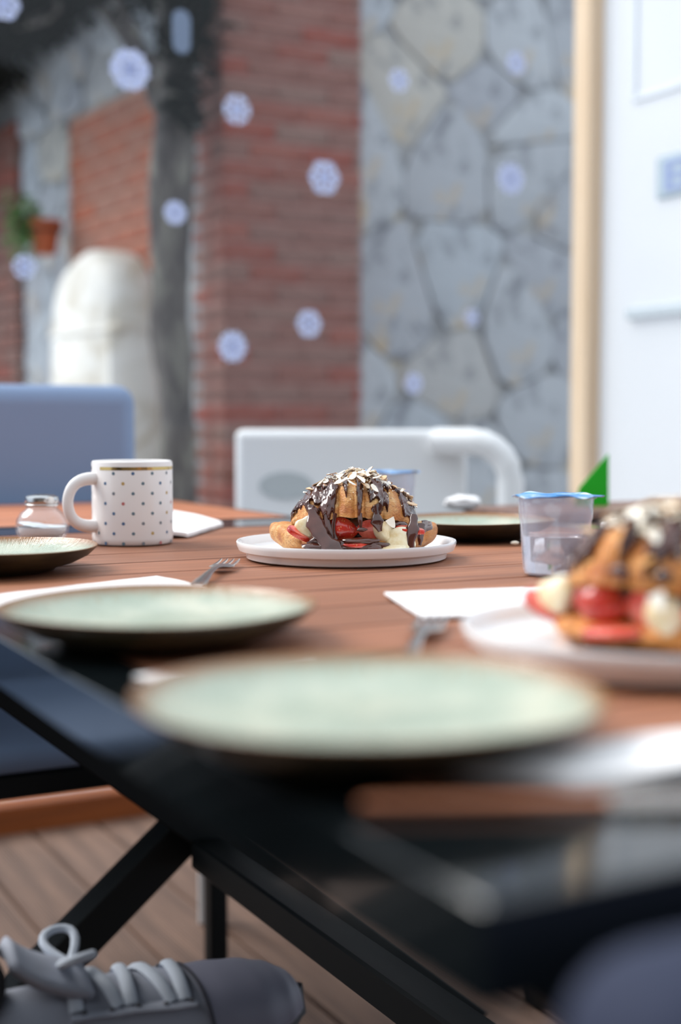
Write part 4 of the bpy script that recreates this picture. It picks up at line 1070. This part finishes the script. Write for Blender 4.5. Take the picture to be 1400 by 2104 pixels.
q = MB(); q.tube([shoe_pt(.190, -.2 + k / 20 * (math.pi + .4), .0022) for k in range(21)], .0016, 6).build('toe_stitching', M['eyelet'], tc_)
ps = []
for k in range(40):
    a = 2 * math.pi * k / 40; x = .139 + .146 * math.cos(a); ps.append((x, (lerp_tab(max(0, min(.279, x)), SW) * .6 + .022) * math.sin(a)))
MB().prism(ps, 0, .024).build('sole', M['rubber'], shoe)
MB().grid(lambda a, b: Vector((.105 - a * .052 - .008 * math.sin(a * 3), (b - .5) * .050 * (1 - .25 * a * a), .080 + a * .038 + .012 * math.sin(b * math.pi))), 10, 10).build('tongue', M['canvas'], shoe).modifiers.new('thick', 'SOLIDIFY').thickness = .009
MB().tube([(.004, .010, .090), (-.006, .011, .112), (-.010, 0, .122), (-.006, -.011, .112), (.004, -.010, .090)], .006, 8, flat=.5).build('heel_tab', M['canvas'], shoe)
MB().tube([shoe_pt(x, math.pi/2 + s_ * 1.0, .002) for s_, x in [(-1, .075), (-1, .05), (-1, .022), (-.5, .004), (0, .001), (.5, .004), (1, .022), (1, .05), (1, .075)]], .006, 8).build('collar', M['canvas'], shoe)
for k in range(5):
    x = .098 + k * .020; xs = .012 if k % 2 else -.010
    MB().tube([shoe_pt(x + xs * (b - .5), math.pi/2 + (b - .5) * 1.5, .0028 + .0016 * math.sin(b * math.pi)) for b in [j / 10 for j in range(11)]], .0052, 8, flat=.5).build('lace', M['lace'], shoe)
for s_ in (-1, 1):
    q = MB().tube([shoe_pt(.088 + j * .0155, math.pi/2 + s_ * .80, .0014) for j in range(7)], .007, 8, flat=.35); q.build('eyelet_stay', M['canvas'], shoe)
    for k in range(5):
        p = shoe_pt(.098 + k * .020, math.pi/2 + s_ * .80, .0042); blob(MB(), p, .0022, 1, 0, nu=8, nv=6).build('eyelet', M['eyelet'], shoe)
MB().tube([(.100 + .012 * math.sin(2 * k / 30 * 6.2832), .032 * math.sin(k / 30 * 6.2832), .102 + .016 * abs(math.sin(k / 30 * 6.2832))) for k in range(31)], .0034, 8).build('lace_bow', M['lace'], shoe)

# seated lower body in dark trousers, mostly outside the picture
def skinned(name, verts, edges, radii, mat, root=0):
    me = bpy.data.meshes.new(name); me.from_pydata([tuple(v) for v in verts], edges, []); me.materials.append(mat)
    o = link(name, me); o.modifiers.new('skin', 'SKIN'); sm = o.modifiers.new('smooth', 'SUBSURF'); sm.levels = sm.render_levels = 2
    for i, r_ in enumerate(radii): me.skin_vertices[0].data[i].radius = (r_, r_)
    me.skin_vertices[0].data[root].use_root = True
    for p in me.polygons: p.use_smooth = True
    return o
ank = org + U * .030 + Vector((0, 0, .088))
an2 = ank + U * -.035 + Vector((0, 0, .03)); kne = T(-.17, .58, .62); hip = T(-.52, .62, .57); pel = T(-.56, .52, .57); hp2 = T(-.52, .42, .56); kn2 = T(-.12, .40, .515); ak2 = T(-.16, .38, .06); wai = T(-.60, .52, .80); ch2 = T(-.61, .52, 1.12)
leg = skinned('person', [pel, hip, kne, (an2 + kne) / 2, an2, ank, hp2, kn2, (kn2 + ak2) / 2, ak2, wai, ch2], [(0, 1), (1, 2), (2, 3), (3, 4), (4, 5), (0, 6), (6, 7), (7, 8), (8, 9), (0, 10), (10, 11)],
              [.12, .095, .064, .056, .042, .030, .095, .064, .056, .045, .125, .13], M['trouser'])
tag(leg, 'person in dark clothes seated with one leg crossed, foot in a sneaker', 'person')
